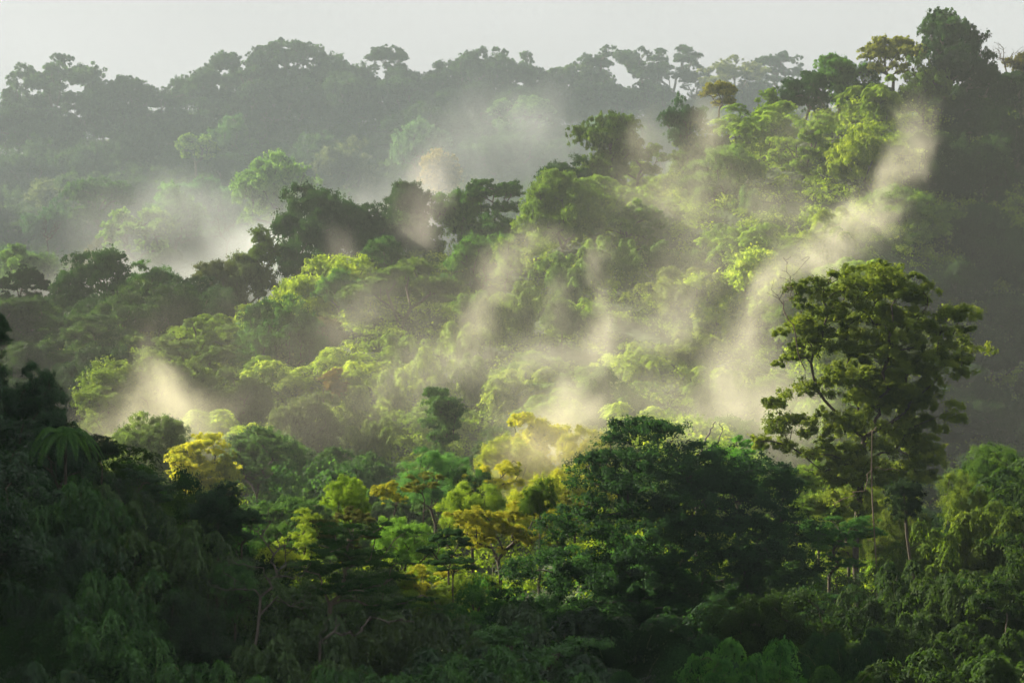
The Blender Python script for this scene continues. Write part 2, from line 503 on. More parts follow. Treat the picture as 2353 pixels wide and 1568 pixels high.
def build_bamboo(lod, seed):
    """arching culms, each hung with drooping plumes of narrow leaves, dark gaps between the plumes"""
    rg = np.random.default_rng(seed)
    H = 14.0
    nc = {'near': 26, 'mid': 24, 'far': 16}[lod]
    npl = {'near': 6, 'mid': 5, 'far': 4}[lod]
    spr = {'near': 11, 'mid': 9, 'far': 7}[lod]
    per = {'near': 15, 'mid': 18, 'far': 14}[lod]
    ls = {'near': .42, 'mid': .45, 'far': .7}[lod]
    Vc, Fc, off = [], [], 0
    P_, T_, N_ = [], [], []
    for i in range(nc):
        a = i * 2.4 + rg.uniform(-.4, .4); r0 = 1.2 * math.sqrt(rg.random())
        lean = rg.uniform(.1, .62) * (1.1 if i % 4 else .3)
        h = H * rg.uniform(.55, 1.0)
        d = np.array([math.cos(a), math.sin(a)])
        ct = rg.random()
        pts = []
        for s in range(11):
            t = s / 10
            out = lean * h * (t ** 2.0) * .95
            z = h * (t - .24 * t ** 5 * (1 + lean * 1.6))
            pts.append([r0 * d[0] + d[0] * out, r0 * d[1] + d[1] * out, z])
        pts = np.array(pts)
        V, F = tubes(pts, np.arange(-1, 10), .035, 5)
        Vc.append(V); Fc.append(F + off); off += len(V)
        for j in range(npl):
            t = 1 - (j / npl) ** 1.15 * .68 - rg.random() * .05
            p = np.array([np.interp(t, np.linspace(0, 1, 11), pts[:, c]) for c in range(3)])
            w = rg.uniform(.85, 1.35) * (1 + .25 * (1 - t))
            pa = rg.uniform(0, 6.28)
            p = p + np.array([math.cos(pa), math.sin(pa), 0]) * (1 - t) * 2.2
            pt = rg.random()
            for q_ in range(spr):
                b = q_ * 2.4 + rg.uniform(-.5, .5)
                dr = np.array([math.cos(b), math.sin(b), rg.uniform(.1, .75)])
                al = rg.random(per) ** .7
                L = w * rg.uniform(.7, 1.25)
                q = p + dr * (al[:, None] * L * 1.05)
                q[:, 2] -= al ** 2 * L * rg.uniform(.9, 1.5)
                q += rg.normal(size=(per, 3)) * .075 * w
                P_.append(q)
                N_.append(norm(np.array([dr[0] * .7, dr[1] * .7, .75]) + rg.normal(size=(per, 3)) * .33))
                T_.append(np.clip(pt * .28 + ct * .10 + rg.random() * .37 + rg.random(per) * .25, 0, 1))
    C = np.vstack(P_); T = np.concatenate(T_); nr = np.vstack(N_)
    V, F = leaf_quads(C, nr, ls, .36, rg, .5)
    crown = mesh_quads('bamboo_leaves', V, F, LEAF, var=T)
    culms = mesh_quads('bamboo_culms', np.vstack(Vc), np.vstack(Fc), BARK, smooth=True)
    return dict(crown=crown, trunk=culms, half=(6.5, 7, 7))


PROTO = {}


def proto(kind, lod, i):
    key = (kind, lod, i)
    if key not in PROTO:
        s = abs(hash_(kind + lod)) + i * 17
        PROTO[key] = build_bamboo(lod, s) if kind == 'bamboo' else build_proto(kind, lod, s)
    return PROTO[key]


def hash_(s):
    h = 7
    for c in s: h = (h * 31 + ord(c)) % 100003
    return h


NAMES = {'bamboo': ('bamboo_clump', 'bamboo'), 'bare': ('bare_tree', 'bare tree')}
BARKC = (.075, .062, .045)


def put(mesh, name, parent, color, loc=(0, 0, 0), scale=(1, 1, 1), rz=0):
    o = bpy.data.objects.new(name, mesh)
    col.objects.link(o)
    o.parent = parent
    o.location = loc; o.scale = scale; o.rotation_euler = (0, 0, rz)
    o.color = (*color, 1)
    return o


COUNT = {}
PLACED = []                                   # every tree placed: u, v, d, short, kind


def tree(u, vtop, w, h, d, kind, color, label, group=None, bark=BARKC, idx=None, short=None, name=None, cat=None):
    """u, vtop: top of the crown in the picture's scale; w, h crown size there; d distance in metres"""
    # a near plant whose top would lie inside the bank stands further down the bank instead
    while d < 200 and d > 84 and at(u, vtop, d)[2] - float(gz(at(u, vtop, d)[0], d)[0]) < 4.5:
        d -= 2
    lod = 'near' if d < 290 else ('mid' if d < 480 else 'far')
    c = COUNT.get((kind, lod), 0); COUNT[(kind, lod)] = c + 1
    i = idx if idx is not None else c % (3 if kind in ('bamboo', 'bare', 'upright', 'umbrella', 'open') else 4)
    pr = proto(kind, lod, i)
    top = at(u, vtop, d)
    wm, hm = w * KP * d, h * KP * d
    g = float(gz(top[0], d)[0])
    nm, ct = NAMES.get(kind, ('broadleaf_tree', 'tree'))
    e = bpy.data.objects.new(name or nm, None)
    e.empty_display_size = 1
    col.objects.link(e)
    e.location = (top[0], d, g)
    tag(e, label, cat or ct, group)
    rz = (c * 2.4) % 6.28
    if kind == 'bamboo':
        H = max(top[2] - g, 5)
        s = max(H / 10.6, .8 if d < 250 else .85); sx = (wm / 2) / 6.6
        sx = min(max(sx, s * .6), s * 1.35)
        zo = H - 10.6 * s
        put(pr['crown'], 'leaves', e, color, loc=(0, 0, zo), scale=(sx, sx, s), rz=rz)
        put(pr['trunk'], 'culms', e, (.10, .13, .045), loc=(0, 0, zo), scale=(sx, sx, s), rz=rz)
    else:
        if kind == 'bare':
            hx, hz, cz = 9.5, 7.5, 0
        else:
            hx, hz, cz = pr['half']
        sx = (wm / 2) / hx; sz = min(max((hm / 2) / hz, sx * .75), sx * (1.6 if kind in ('bushy', 'dome', 'upright') else 1.3))
        zc = top[2] - (hz + cz) * sz - g
        if pr['crown']:
            put(pr['crown'], 'crown', e, color, (0, 0, zc), (sx, sx, sz), rz)
        # the trunk reaches the ground: same thickness as the crown's scale
        put(pr['trunk'], 'trunk', e, bark, (0, 0, zc), (sx, sx, sz), rz)
    if d < 185 and u < 1400:
        for ch in e.children:
            if ch.name.startswith(('crown', 'leaves')):
                ch.material_slots[0].link = 'OBJECT'; ch.material_slots[0].material = SHADE_LEAF
    PLACED.append((u, vtop + h * .5, d, short, kind, w))
    return e


# colours (own leaf colour, linear)
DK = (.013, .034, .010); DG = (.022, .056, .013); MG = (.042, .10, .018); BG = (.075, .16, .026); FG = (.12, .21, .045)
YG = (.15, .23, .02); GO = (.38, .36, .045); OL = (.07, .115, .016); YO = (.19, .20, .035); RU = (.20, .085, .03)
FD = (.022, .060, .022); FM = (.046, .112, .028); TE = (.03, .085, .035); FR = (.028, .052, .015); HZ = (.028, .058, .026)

TREES = [
 # far skyline
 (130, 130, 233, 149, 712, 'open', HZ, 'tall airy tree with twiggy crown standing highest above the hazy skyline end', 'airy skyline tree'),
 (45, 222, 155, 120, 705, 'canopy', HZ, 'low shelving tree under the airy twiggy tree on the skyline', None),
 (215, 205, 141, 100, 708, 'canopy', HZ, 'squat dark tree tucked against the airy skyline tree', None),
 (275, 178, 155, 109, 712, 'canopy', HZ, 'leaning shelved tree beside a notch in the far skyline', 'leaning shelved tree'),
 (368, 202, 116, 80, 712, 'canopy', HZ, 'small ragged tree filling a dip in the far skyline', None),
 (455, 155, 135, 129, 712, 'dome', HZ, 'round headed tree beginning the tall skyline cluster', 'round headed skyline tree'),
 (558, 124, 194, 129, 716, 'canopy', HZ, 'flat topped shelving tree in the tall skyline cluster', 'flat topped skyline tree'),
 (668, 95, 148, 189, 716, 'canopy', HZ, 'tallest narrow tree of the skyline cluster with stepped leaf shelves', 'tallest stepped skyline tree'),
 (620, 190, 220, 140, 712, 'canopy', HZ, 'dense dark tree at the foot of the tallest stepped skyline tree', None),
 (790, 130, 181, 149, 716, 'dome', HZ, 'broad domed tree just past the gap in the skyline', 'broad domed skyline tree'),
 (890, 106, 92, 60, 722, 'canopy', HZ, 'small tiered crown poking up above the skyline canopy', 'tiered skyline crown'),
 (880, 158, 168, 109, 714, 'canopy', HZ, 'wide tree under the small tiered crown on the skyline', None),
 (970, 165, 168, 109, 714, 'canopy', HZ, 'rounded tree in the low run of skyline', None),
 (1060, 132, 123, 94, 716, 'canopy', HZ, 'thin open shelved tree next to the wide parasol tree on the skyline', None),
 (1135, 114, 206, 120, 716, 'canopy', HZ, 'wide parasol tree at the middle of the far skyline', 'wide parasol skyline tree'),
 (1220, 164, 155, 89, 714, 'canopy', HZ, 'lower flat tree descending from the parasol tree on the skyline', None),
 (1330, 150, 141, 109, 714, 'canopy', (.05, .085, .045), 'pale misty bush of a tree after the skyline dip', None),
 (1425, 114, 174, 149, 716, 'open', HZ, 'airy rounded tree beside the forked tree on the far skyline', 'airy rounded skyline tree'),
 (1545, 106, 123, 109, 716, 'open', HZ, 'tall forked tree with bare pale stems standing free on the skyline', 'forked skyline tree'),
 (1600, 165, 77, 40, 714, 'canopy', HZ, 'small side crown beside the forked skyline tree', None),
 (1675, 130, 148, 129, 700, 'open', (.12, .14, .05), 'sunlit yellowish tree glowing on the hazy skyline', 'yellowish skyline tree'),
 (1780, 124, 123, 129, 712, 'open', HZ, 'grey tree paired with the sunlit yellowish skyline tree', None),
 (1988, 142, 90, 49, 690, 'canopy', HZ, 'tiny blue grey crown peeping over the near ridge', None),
 # far slope
 (640, 358, 200, 170, 606, 'dome', FG, 'large bright green domed tree on the misty far slope', 'large bright green dome'),
 (400, 424, 140, 130, 596, 'dome', (.09, .19, .06), 'bright green domed tree between the large dome and the yellow green crown', 'middle green dome'),
 (318, 480, 165, 100, 575, 'canopy', (.15, .25, .05), 'spreading yellow green crown low on the misty far slope', 'low yellow green crown'),
 (60, 565, 160, 110, 560, 'dome', (.11, .19, .07), 'pale green domed tree above the dark ridge trees', 'pale green dome'),
 (370, 576, 130, 100, 560, 'dome', (.05, .08, .05), 'faint grey green dome fading into the valley mist', None),
 (230, 410, 150, 130, 612, 'canopy', MG, 'olive shelved tree on the dark part of the far slope', None),
 (960, 278, 130, 130, 660, 'dome', (.07, .14, .06), 'hazy green domed tree high on the far slope', None),
 (1010, 345, 95, 100, 612, 'bushy', (.20, .17, .10), 'pale pinkish grey tree at the edge of the mist', 'pinkish pale tree'),
 (1200, 222, 140, 70, 690, 'canopy', (.09, .17, .06), 'flat fresh green crown just under the skyline', None),
 (1395, 268, 150, 90, 680, 'canopy', (.07, .14, .06), 'flat pale green crown behind the near ridge', None),
 (800, 320, 130, 110, 655, 'bushy', (.08, .10, .05), 'brownish green tree above the large bright dome', None),
 (520, 270, 150, 130, 690, 'dome', MG, 'green rounded tree below the skyline cluster', None),
 (450, 310, 90, 60, 665, 'canopy', YG, 'small yellowish crown high on the far slope', None),
 (520, 478, 95, 110, 572, 'bare', (.32, .30, .26), 'white leafless tree low in the valley mist', 'white leafless tree'),
 (110, 480, 90, 90, 580, 'bare', (.25, .23, .20), 'small pale leafless tree on the dark end of the far slope', None),
 # ridge of the near hill
 (733, 426, 215, 185, 460, 'dome', DG, 'big dark round tree crowning the ridge beside the white mist', 'big round ridge tree'),
 (700, 565, 130, 150, 448, 'bushy', DG, 'dark tree directly below the big round ridge tree', None),
 (820, 470, 120, 130, 464, 'bushy', DG, 'dark tree leaning on the side of the big round ridge tree', None),
 (938, 420, 130, 120, 470, 'bushy', DG, 'dark tree with a knobbly top on the ridge', 'knobbly ridge tree'),
 (1050, 440, 110, 130, 468, 'bushy', BG, 'fresh green tree on the ridge behind a pale wisp', None),
 (1135, 412, 130, 130, 466, 'canopy', MG, 'ridge tree with dark forked branches showing under a green crown', 'forked ridge tree'),
 (1290, 394, 200, 190, 448, 'dome', (.11, .17, .025), 'large olive yellow dome lit along its shoulder', 'olive yellow dome'),
 (1300, 362, 120, 110, 478, 'bushy', DG, 'dark tree behind the olive yellow dome', None),
 (1400, 263, 150, 190, 480, 'bushy', OL, 'tall ragged tree leaning out from the ridge above the mist', 'tall ragged ridge tree'),
 (1570, 225, 100, 110, 494, 'bushy', TE, 'blue green feathery tree on the ridge crest', None),
 (1652, 188, 84, 95, 500, 'canopy', (.20, .19, .03), 'small golden green tree alone on the ridge crest', 'small golden ridge tree'),
 (1712, 240, 60, 80, 500, 'bare', (.20, .15, .10), 'leafless branch fork beside the small golden ridge tree', None),
 (1385, 345, 140, 140, 482, 'bushy', (.08, .13, .02), 'green tree filling in below the tall ragged ridge tree', None),
 (1465, 330, 120, 130, 486, 'canopy', (.09, .15, .025), 'spreading green tree beside the tall ragged ridge tree', None),
 (1600, 285, 130, 120, 494, 'bushy', (.09, .14, .025), 'rounded tree below the blue green feathery tree', None),
 (1680, 270, 110, 110, 496, 'canopy', (.12, .18, .03), 'light green tree at the foot of the small golden ridge tree', None),
 (1130, 490, 130, 110, 462, 'bushy', (.05, .12, .02), 'green tree closing the gap under the forked ridge tree', None),
 (945, 490, 150, 120, 466, 'bushy', (.05, .11, .02), 'dark green tree closing the gap under the knobbly ridge tree', None),
 (870, 500, 120, 110, 462, 'bushy', DG, 'dark tree between the big round ridge tree and the knobbly one', None),
 (1765, 205, 80, 100, 502, 'upright', YG, 'thin yellow green tree on the ridge crest', None),
 (1850, 163, 120, 130, 504, 'dome', DG, 'dark dense tree on the ridge before the bright leafy ones', None),
 (1928, 128, 125, 130, 508, 'bushy', BG, 'leafy bright green tree on the ridge crest', 'leafy bright ridge tree'),
 (1998, 168, 105, 120, 506, 'bushy', MG, 'mid green tree between the leafy bright tree and the yellowish one', None),
 (2052, 84, 135, 150, 506, 'canopy', YO, 'yellowish thin crown beside the tallest ridge tree', 'yellowish thin ridge tree'),
 (2172, 26, 150, 220, 506, 'bushy', DG, 'tallest dark green tree on the ridge with a lobed top', 'tallest dark ridge tree'),
 (2225, 70, 150, 220, 502, 'bushy', DK, 'dark shoulder tree pressed against the tallest ridge tree', None),
 (2312, 78, 90, 110, 520, 'bare', (.16, .10, .08), 'reddish leafless tree at the high end of the ridge', 'reddish leafless tree'),
 (2350, 120, 80, 110, 524, 'bushy', (.11, .10, .03), 'yellowish tree beyond the reddish leafless tree', None),
 (2275, 150, 140, 170, 516, 'bushy', DK, 'dark tree filling the ridge beneath the reddish leafless tree', None),
 (2345, 165, 130, 170, 520, 'canopy', DG, 'dark spreading tree at the very end of the ridge', None),
 (2210, 215, 150, 150, 498, 'bushy', DK, 'dark tree below the dark shoulder tree', None),
 (2310, 250, 150, 150, 508, 'dome', DK, 'dark rounded tree at the head of the shaded gully', None),
 (2120, 130, 120, 150, 498, 'bushy', OL, 'olive tree below the tallest dark ridge tree', None),
 # dark end of the ridge
 (45, 612, 130, 150, 440, 'canopy', DK, 'dark shelved tree at the shaded end of the ridge', 'dark shelved tree'),
 (215, 577, 200, 180, 438, 'dome', DG, 'broad dark domed tree rising over the shaded ridge end', 'broad dark dome'),
 (352, 603, 120, 110, 446, 'bushy', (.055, .13, .03), 'bright green crown squeezed between two dark ridge trees', None),
 (420, 638, 130, 130, 436, 'bushy', DK, 'dark tree at the low saddle of the ridge', None),
 (320, 660, 130, 110, 430, 'open', DK, 'dark forked tree with light showing between its trunks', None),
 (592, 524, 90, 120, 452, 'upright', OL, 'thin leaning tree with sparse tufts against the white mist', 'sparse leaning tree'),
 (560, 585, 150, 130, 450, 'bushy', (.08, .11, .05), 'airy grey green tree below the sparse leaning tree', None),
 (495, 600, 100, 90, 448, 'bushy', (.08, .10, .05), 'small airy tree at the rim of the white mist', None),
 # middle slope
 (640, 688, 230, 190, 392, 'dome', MG, 'wide green domed tree in the middle of the slope', 'wide green dome'),
 (450, 735, 220, 150, 386, 'layered', (.085, .13, .03), 'spreading light green tree beside the wide green dome', None),
 (290, 810, 220, 190, 362, 'bushy', (.13, .18, .03), 'sunlit yellow green tree with knotted tufts at the slope edge', 'knotted yellow green tree'),
 (230, 880, 130, 150, 352, 'upright', (.12, .17, .03), 'sunlit tree drooping at the outer edge of the slope', None),
 (420, 830, 180, 150, 366, 'bushy', (.09, .13, .03), 'green tree with pale trunk beside the knotted yellow green tree', None),
 (930, 598, 260, 190, 412, 'umbrella', OL, 'wide olive parasol tree on two pale forked trunks', 'olive parasol tree'),
 (780, 620, 110, 140, 420, 'bushy', BG, 'bright green tree beneath a thin wisp of mist', None),
 (745, 730, 90, 100, 396, 'bushy', (.075, .06, .03), 'reddish brown tree beside the wide green dome', 'reddish brown tree'),
 (765, 846, 62, 75, 352, 'upright', (.15, .10, .03), 'small rust orange tree on the middle slope', 'rust orange tree'),
 (742, 812, 130, 90, 358, 'bare', (.28, .24, .17), 'pale leafless tree behind the rust orange tree', None),
 (560, 850, 170, 160, 362, 'bushy', (.06, .09, .03), 'dark green tree hung with creepers below the wide green dome', None),
 (700, 905, 190, 150, 345, 'dome', (.075, .10, .04), 'soft green bushy tree beneath the rust orange tree', None),
 (1100, 540, 130, 130, 440, 'bushy', BG, 'bright green rounded tree below the ridge', None),
 (1160, 545, 80, 110, 432, 'upright', YG, 'yellow tipped upright tree below the olive yellow dome', None),
 (880, 545, 110, 100, 440, 'dome', MG, 'small dome between the big round ridge tree and the parasol tree', None),
 (1000, 892, 110, 150, 330, 'upright', (.06, .12, .035), 'narrow green tree at the shaded foot of the slope', None),
 (1290, 690, 90, 110, 398, 'dome', (.07, .11, .035), 'small round green tree amid the bright bamboo', None),
 (1435, 700, 70, 160, 398, 'bare', (.34, .30, .22), 'straight pale dead trunk in the misty slope', None),
 # valley foot: golden group
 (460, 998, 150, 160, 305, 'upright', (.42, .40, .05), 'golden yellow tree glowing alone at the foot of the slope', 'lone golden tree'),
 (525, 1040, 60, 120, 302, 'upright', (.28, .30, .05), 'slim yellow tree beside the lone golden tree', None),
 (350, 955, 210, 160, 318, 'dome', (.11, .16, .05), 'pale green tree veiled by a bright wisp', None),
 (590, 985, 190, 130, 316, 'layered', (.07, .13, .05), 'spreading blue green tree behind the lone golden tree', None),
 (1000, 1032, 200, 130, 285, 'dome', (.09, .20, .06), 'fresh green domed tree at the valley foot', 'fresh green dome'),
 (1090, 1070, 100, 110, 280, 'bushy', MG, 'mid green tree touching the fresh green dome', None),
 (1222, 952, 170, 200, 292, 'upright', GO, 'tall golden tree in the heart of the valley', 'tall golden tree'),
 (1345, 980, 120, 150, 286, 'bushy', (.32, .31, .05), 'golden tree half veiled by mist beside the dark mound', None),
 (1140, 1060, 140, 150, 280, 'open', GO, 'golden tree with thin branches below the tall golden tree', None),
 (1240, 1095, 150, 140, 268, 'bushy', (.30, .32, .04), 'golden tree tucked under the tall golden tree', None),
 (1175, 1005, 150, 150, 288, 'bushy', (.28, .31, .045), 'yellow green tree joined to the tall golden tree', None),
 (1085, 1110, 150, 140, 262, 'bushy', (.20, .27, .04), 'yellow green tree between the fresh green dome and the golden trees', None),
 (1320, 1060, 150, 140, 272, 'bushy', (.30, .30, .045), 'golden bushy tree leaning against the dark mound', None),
 (890, 1290, 150, 110, 220, 'bushy', (.15, .21, .03), 'yellow green bush tree filling one side of the small clearing', None),
 (1075, 1320, 170, 120, 214, 'bushy', (.13, .18, .03), 'green bush tree between the small clearing and the dark mound', None),
 (975, 1360, 160, 110, 206, 'bushy', (.10, .15, .03), 'green bush tree at the bottom of the small clearing', None),
 (1290, 1130, 130, 130, 255, 'open', (.16, .16, .03), 'olive tree between the golden trees and the dark mound', None),
 (800, 1092, 100, 120, 248, 'bushy', (.19, .27, .035), 'lime green tree with round tufts by the clearing', 'lime green tufted tree'),
 (905, 1102, 100, 100, 262, 'open', (.30, .29, .045), 'orange yellow tree under the fresh green dome', 'orange yellow tree'),
 (975, 1085, 80, 170, 252, 'open', (.13, .14, .035), 'thin brownish tree standing before the fresh green dome', None),
 (700, 1170, 120, 120, 245, 'upright', (.22, .28, .04), 'lime yellow tree behind the grey dead tree', None),
 (790, 1165, 130, 130, 215, 'open', (.08, .085, .03), 'brown tinged tree above the dark feathery parasol tree', None),
 (1150, 1140, 230, 170, 236, 'open', (.24, .23, .03), 'spreading golden olive tree with twisting dark limbs', 'twisting limbed tree'),
 (1240, 1100, 90, 90, 232, 'bushy', OL, 'dark olive tuft rising by the twisting limbed tree', None),
 (930, 1190, 170, 110, 238, 'dome', (.14, .25, .05), 'lime green tree behind the dark feathery parasol tree', None),
 (1030, 1215, 110, 55, 214, 'umbrella', FD, 'small dark flat crown before the golden trees', None),
 (1040, 1265, 100, 55, 210, 'umbrella', FD, 'lower dark flat crown stacked beneath its twin', None),
 (640, 1260, 150, 110, 232, 'bushy', (.26, .30, .04), 'bright yellow green bush tree behind the grey dead tree', None),
 (980, 1300, 140, 110, 222, 'open', (.28, .27, .04), 'yellow leafed thin tree in the small clearing', None),
 (1695, 1005, 160, 110, 262, 'open', (.13, .28, .05), 'light green leafy tree glowing between the dark mound and the giant tree', 'glowing light green tree'),
 (1830, 1060, 150, 110, 262, 'open', (.17, .24, .05), 'yellow green tree under the giant tree', None),
 (1950, 1120, 170, 160, 240, 'bushy', (.14, .18, .03), 'sunlit bushy tree at the foot of the giant tree', None),
 (2060, 1150, 150, 150, 222, 'bushy', (.09, .12, .025), 'olive bushy tree closing in on the trunk of the giant tree', None),
 (1880, 1140, 140, 140, 232, 'canopy', (.11, .17, .03), 'fresh green tree between the giant tree and the dark mound', None),
 # near right
 (2305, 1024, 210, 170, 214, 'dome', (.075, .13, .03), 'rounded leafy tree beside the shaded gully', 'rounded gully tree'),
 (2220, 1090, 150, 120, 206, 'bushy', (.11, .15, .03), 'sunlit leafy tree next to the rounded gully tree', None),
 (1905, 1190, 220, 110, 196, 'layered', FM, 'tiered green tree crossing the thin pale trunk', None),
 (1900, 1350, 170, 130, 172, 'layered', FD, 'dark tiered tree on several thin trunks', None),
 # near left
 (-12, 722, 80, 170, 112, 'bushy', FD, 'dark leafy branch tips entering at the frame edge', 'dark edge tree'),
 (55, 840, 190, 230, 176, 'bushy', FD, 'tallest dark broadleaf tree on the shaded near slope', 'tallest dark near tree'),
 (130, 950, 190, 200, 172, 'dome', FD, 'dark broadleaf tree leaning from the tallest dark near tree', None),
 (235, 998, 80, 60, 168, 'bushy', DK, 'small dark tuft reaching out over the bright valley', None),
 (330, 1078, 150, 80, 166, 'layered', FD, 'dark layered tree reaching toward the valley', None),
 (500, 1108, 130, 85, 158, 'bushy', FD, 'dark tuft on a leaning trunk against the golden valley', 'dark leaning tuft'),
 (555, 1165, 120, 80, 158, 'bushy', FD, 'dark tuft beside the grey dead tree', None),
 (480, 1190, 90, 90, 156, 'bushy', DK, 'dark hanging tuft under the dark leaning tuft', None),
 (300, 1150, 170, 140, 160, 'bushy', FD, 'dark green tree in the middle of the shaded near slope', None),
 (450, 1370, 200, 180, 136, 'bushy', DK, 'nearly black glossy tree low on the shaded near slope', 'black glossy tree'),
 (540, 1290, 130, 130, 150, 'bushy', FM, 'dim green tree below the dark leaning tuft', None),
]
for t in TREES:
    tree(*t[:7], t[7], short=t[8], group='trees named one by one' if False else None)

BAMBOO = [
 # lit bamboo on the middle slope
 (1060, 720, 110, 150, 392, (.17, .23, .045), 'bright bamboo spray beside the olive parasol tree'),
 (1130, 660, 110, 150, 405, (.19, .25, .05), 'bright bamboo at the foot of a twisting wisp'),
 (1200, 640, 110, 150, 410, (.15, .21, .045), 'light bamboo between two wisps of mist'),
 (1300, 560, 90, 140, 424, (.11, .18, .04), 'green bamboo plume under the olive yellow dome'),
 (1370, 530, 90, 150, 430, (.15, .22, .05), 'pale bamboo plume rising beside a mist column'),
 (1440, 545, 90, 150, 430, (.13, .2, .045), 'arching bamboo plume behind a mist column'),
 (1520, 540, 90, 150, 432, (.10, .17, .04), 'green bamboo in the misty middle of the hill'),
 (1600, 560, 100, 150, 430, (.11, .18, .05), 'round topped bamboo beside the great plume'),
 (980, 790, 120, 160, 375, (.21, .27, .045), 'brightest yellow bamboo on the middle slope'),
 (900, 830, 110, 160, 365, (.21, .27, .04), 'yellow green bamboo above the shaded slope foot'),
 (1090, 800, 110, 150, 375, (.13, .18, .05), 'soft bamboo below the bright sprays'),
 (820, 880, 70, 150, 352, (.17, .22, .04), 'slim bamboo draped beside the rust orange tree'),
 (860, 940, 110, 130, 340, (.13, .18, .04), 'yellowish bamboo at the shaded slope foot'),
 (1720, 420, 90, 130, 452, (.10, .18, .045), 'green bamboo on the upper slope beneath the crest'),
 (1790, 470, 90, 120, 444, (.10, .15, .04), 'dull bamboo near the top of the great plume'),
 (1650, 500, 90, 130, 440, (.12, .19, .05), 'light bamboo above the great plume'),
 (1880, 280, 90, 110, 486, (.15, .22, .04), 'yellow green bamboo high under the ridge crest'),
 (1960, 230, 90, 110, 494, (.16, .22, .04), 'bright bamboo under the leafy bright ridge tree'),
 # near right
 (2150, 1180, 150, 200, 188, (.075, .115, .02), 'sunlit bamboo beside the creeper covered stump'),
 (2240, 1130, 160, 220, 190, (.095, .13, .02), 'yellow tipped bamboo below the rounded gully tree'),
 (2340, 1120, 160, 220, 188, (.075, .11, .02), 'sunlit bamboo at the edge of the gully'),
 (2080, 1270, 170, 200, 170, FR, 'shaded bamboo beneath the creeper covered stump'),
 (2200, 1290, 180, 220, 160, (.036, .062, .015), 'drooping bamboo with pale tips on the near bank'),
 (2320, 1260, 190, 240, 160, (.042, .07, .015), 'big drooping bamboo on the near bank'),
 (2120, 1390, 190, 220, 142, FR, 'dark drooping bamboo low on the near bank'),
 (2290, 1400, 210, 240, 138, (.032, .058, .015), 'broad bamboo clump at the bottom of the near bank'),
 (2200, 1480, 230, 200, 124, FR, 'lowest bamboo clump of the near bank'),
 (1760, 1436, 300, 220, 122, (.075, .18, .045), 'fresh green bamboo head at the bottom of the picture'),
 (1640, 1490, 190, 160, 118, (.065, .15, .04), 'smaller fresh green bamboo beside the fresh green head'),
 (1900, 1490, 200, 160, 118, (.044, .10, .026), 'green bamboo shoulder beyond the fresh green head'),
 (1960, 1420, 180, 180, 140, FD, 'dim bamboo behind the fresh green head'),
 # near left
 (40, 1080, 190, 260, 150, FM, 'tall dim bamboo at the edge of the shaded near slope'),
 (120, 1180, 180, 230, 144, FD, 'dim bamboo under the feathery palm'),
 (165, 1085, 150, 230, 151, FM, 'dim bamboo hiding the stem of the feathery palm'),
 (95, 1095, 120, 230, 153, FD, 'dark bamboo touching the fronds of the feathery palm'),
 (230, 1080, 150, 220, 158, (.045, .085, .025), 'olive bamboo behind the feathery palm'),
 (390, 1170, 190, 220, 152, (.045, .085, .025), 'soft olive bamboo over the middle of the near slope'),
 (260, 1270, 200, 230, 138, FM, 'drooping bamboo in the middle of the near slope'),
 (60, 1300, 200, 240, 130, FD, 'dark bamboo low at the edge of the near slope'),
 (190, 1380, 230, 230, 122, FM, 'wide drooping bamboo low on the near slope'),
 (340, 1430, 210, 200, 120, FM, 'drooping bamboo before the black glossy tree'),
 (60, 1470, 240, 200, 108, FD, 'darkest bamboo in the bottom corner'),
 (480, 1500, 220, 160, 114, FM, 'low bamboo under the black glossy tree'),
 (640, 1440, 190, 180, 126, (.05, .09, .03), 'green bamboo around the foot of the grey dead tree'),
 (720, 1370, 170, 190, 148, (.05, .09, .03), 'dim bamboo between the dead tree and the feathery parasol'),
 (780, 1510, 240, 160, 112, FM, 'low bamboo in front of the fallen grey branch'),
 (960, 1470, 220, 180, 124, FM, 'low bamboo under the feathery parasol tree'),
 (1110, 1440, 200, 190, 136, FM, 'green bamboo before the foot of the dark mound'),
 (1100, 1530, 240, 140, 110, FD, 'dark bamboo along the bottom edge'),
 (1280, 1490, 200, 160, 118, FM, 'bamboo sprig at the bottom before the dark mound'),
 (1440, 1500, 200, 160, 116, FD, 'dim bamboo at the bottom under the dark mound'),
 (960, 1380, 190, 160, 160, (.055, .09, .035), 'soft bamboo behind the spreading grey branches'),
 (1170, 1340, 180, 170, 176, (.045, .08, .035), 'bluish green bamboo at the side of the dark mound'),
]
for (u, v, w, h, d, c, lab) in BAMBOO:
    tree(u, v, w, h, d, 'bamboo', c, lab, short=None)


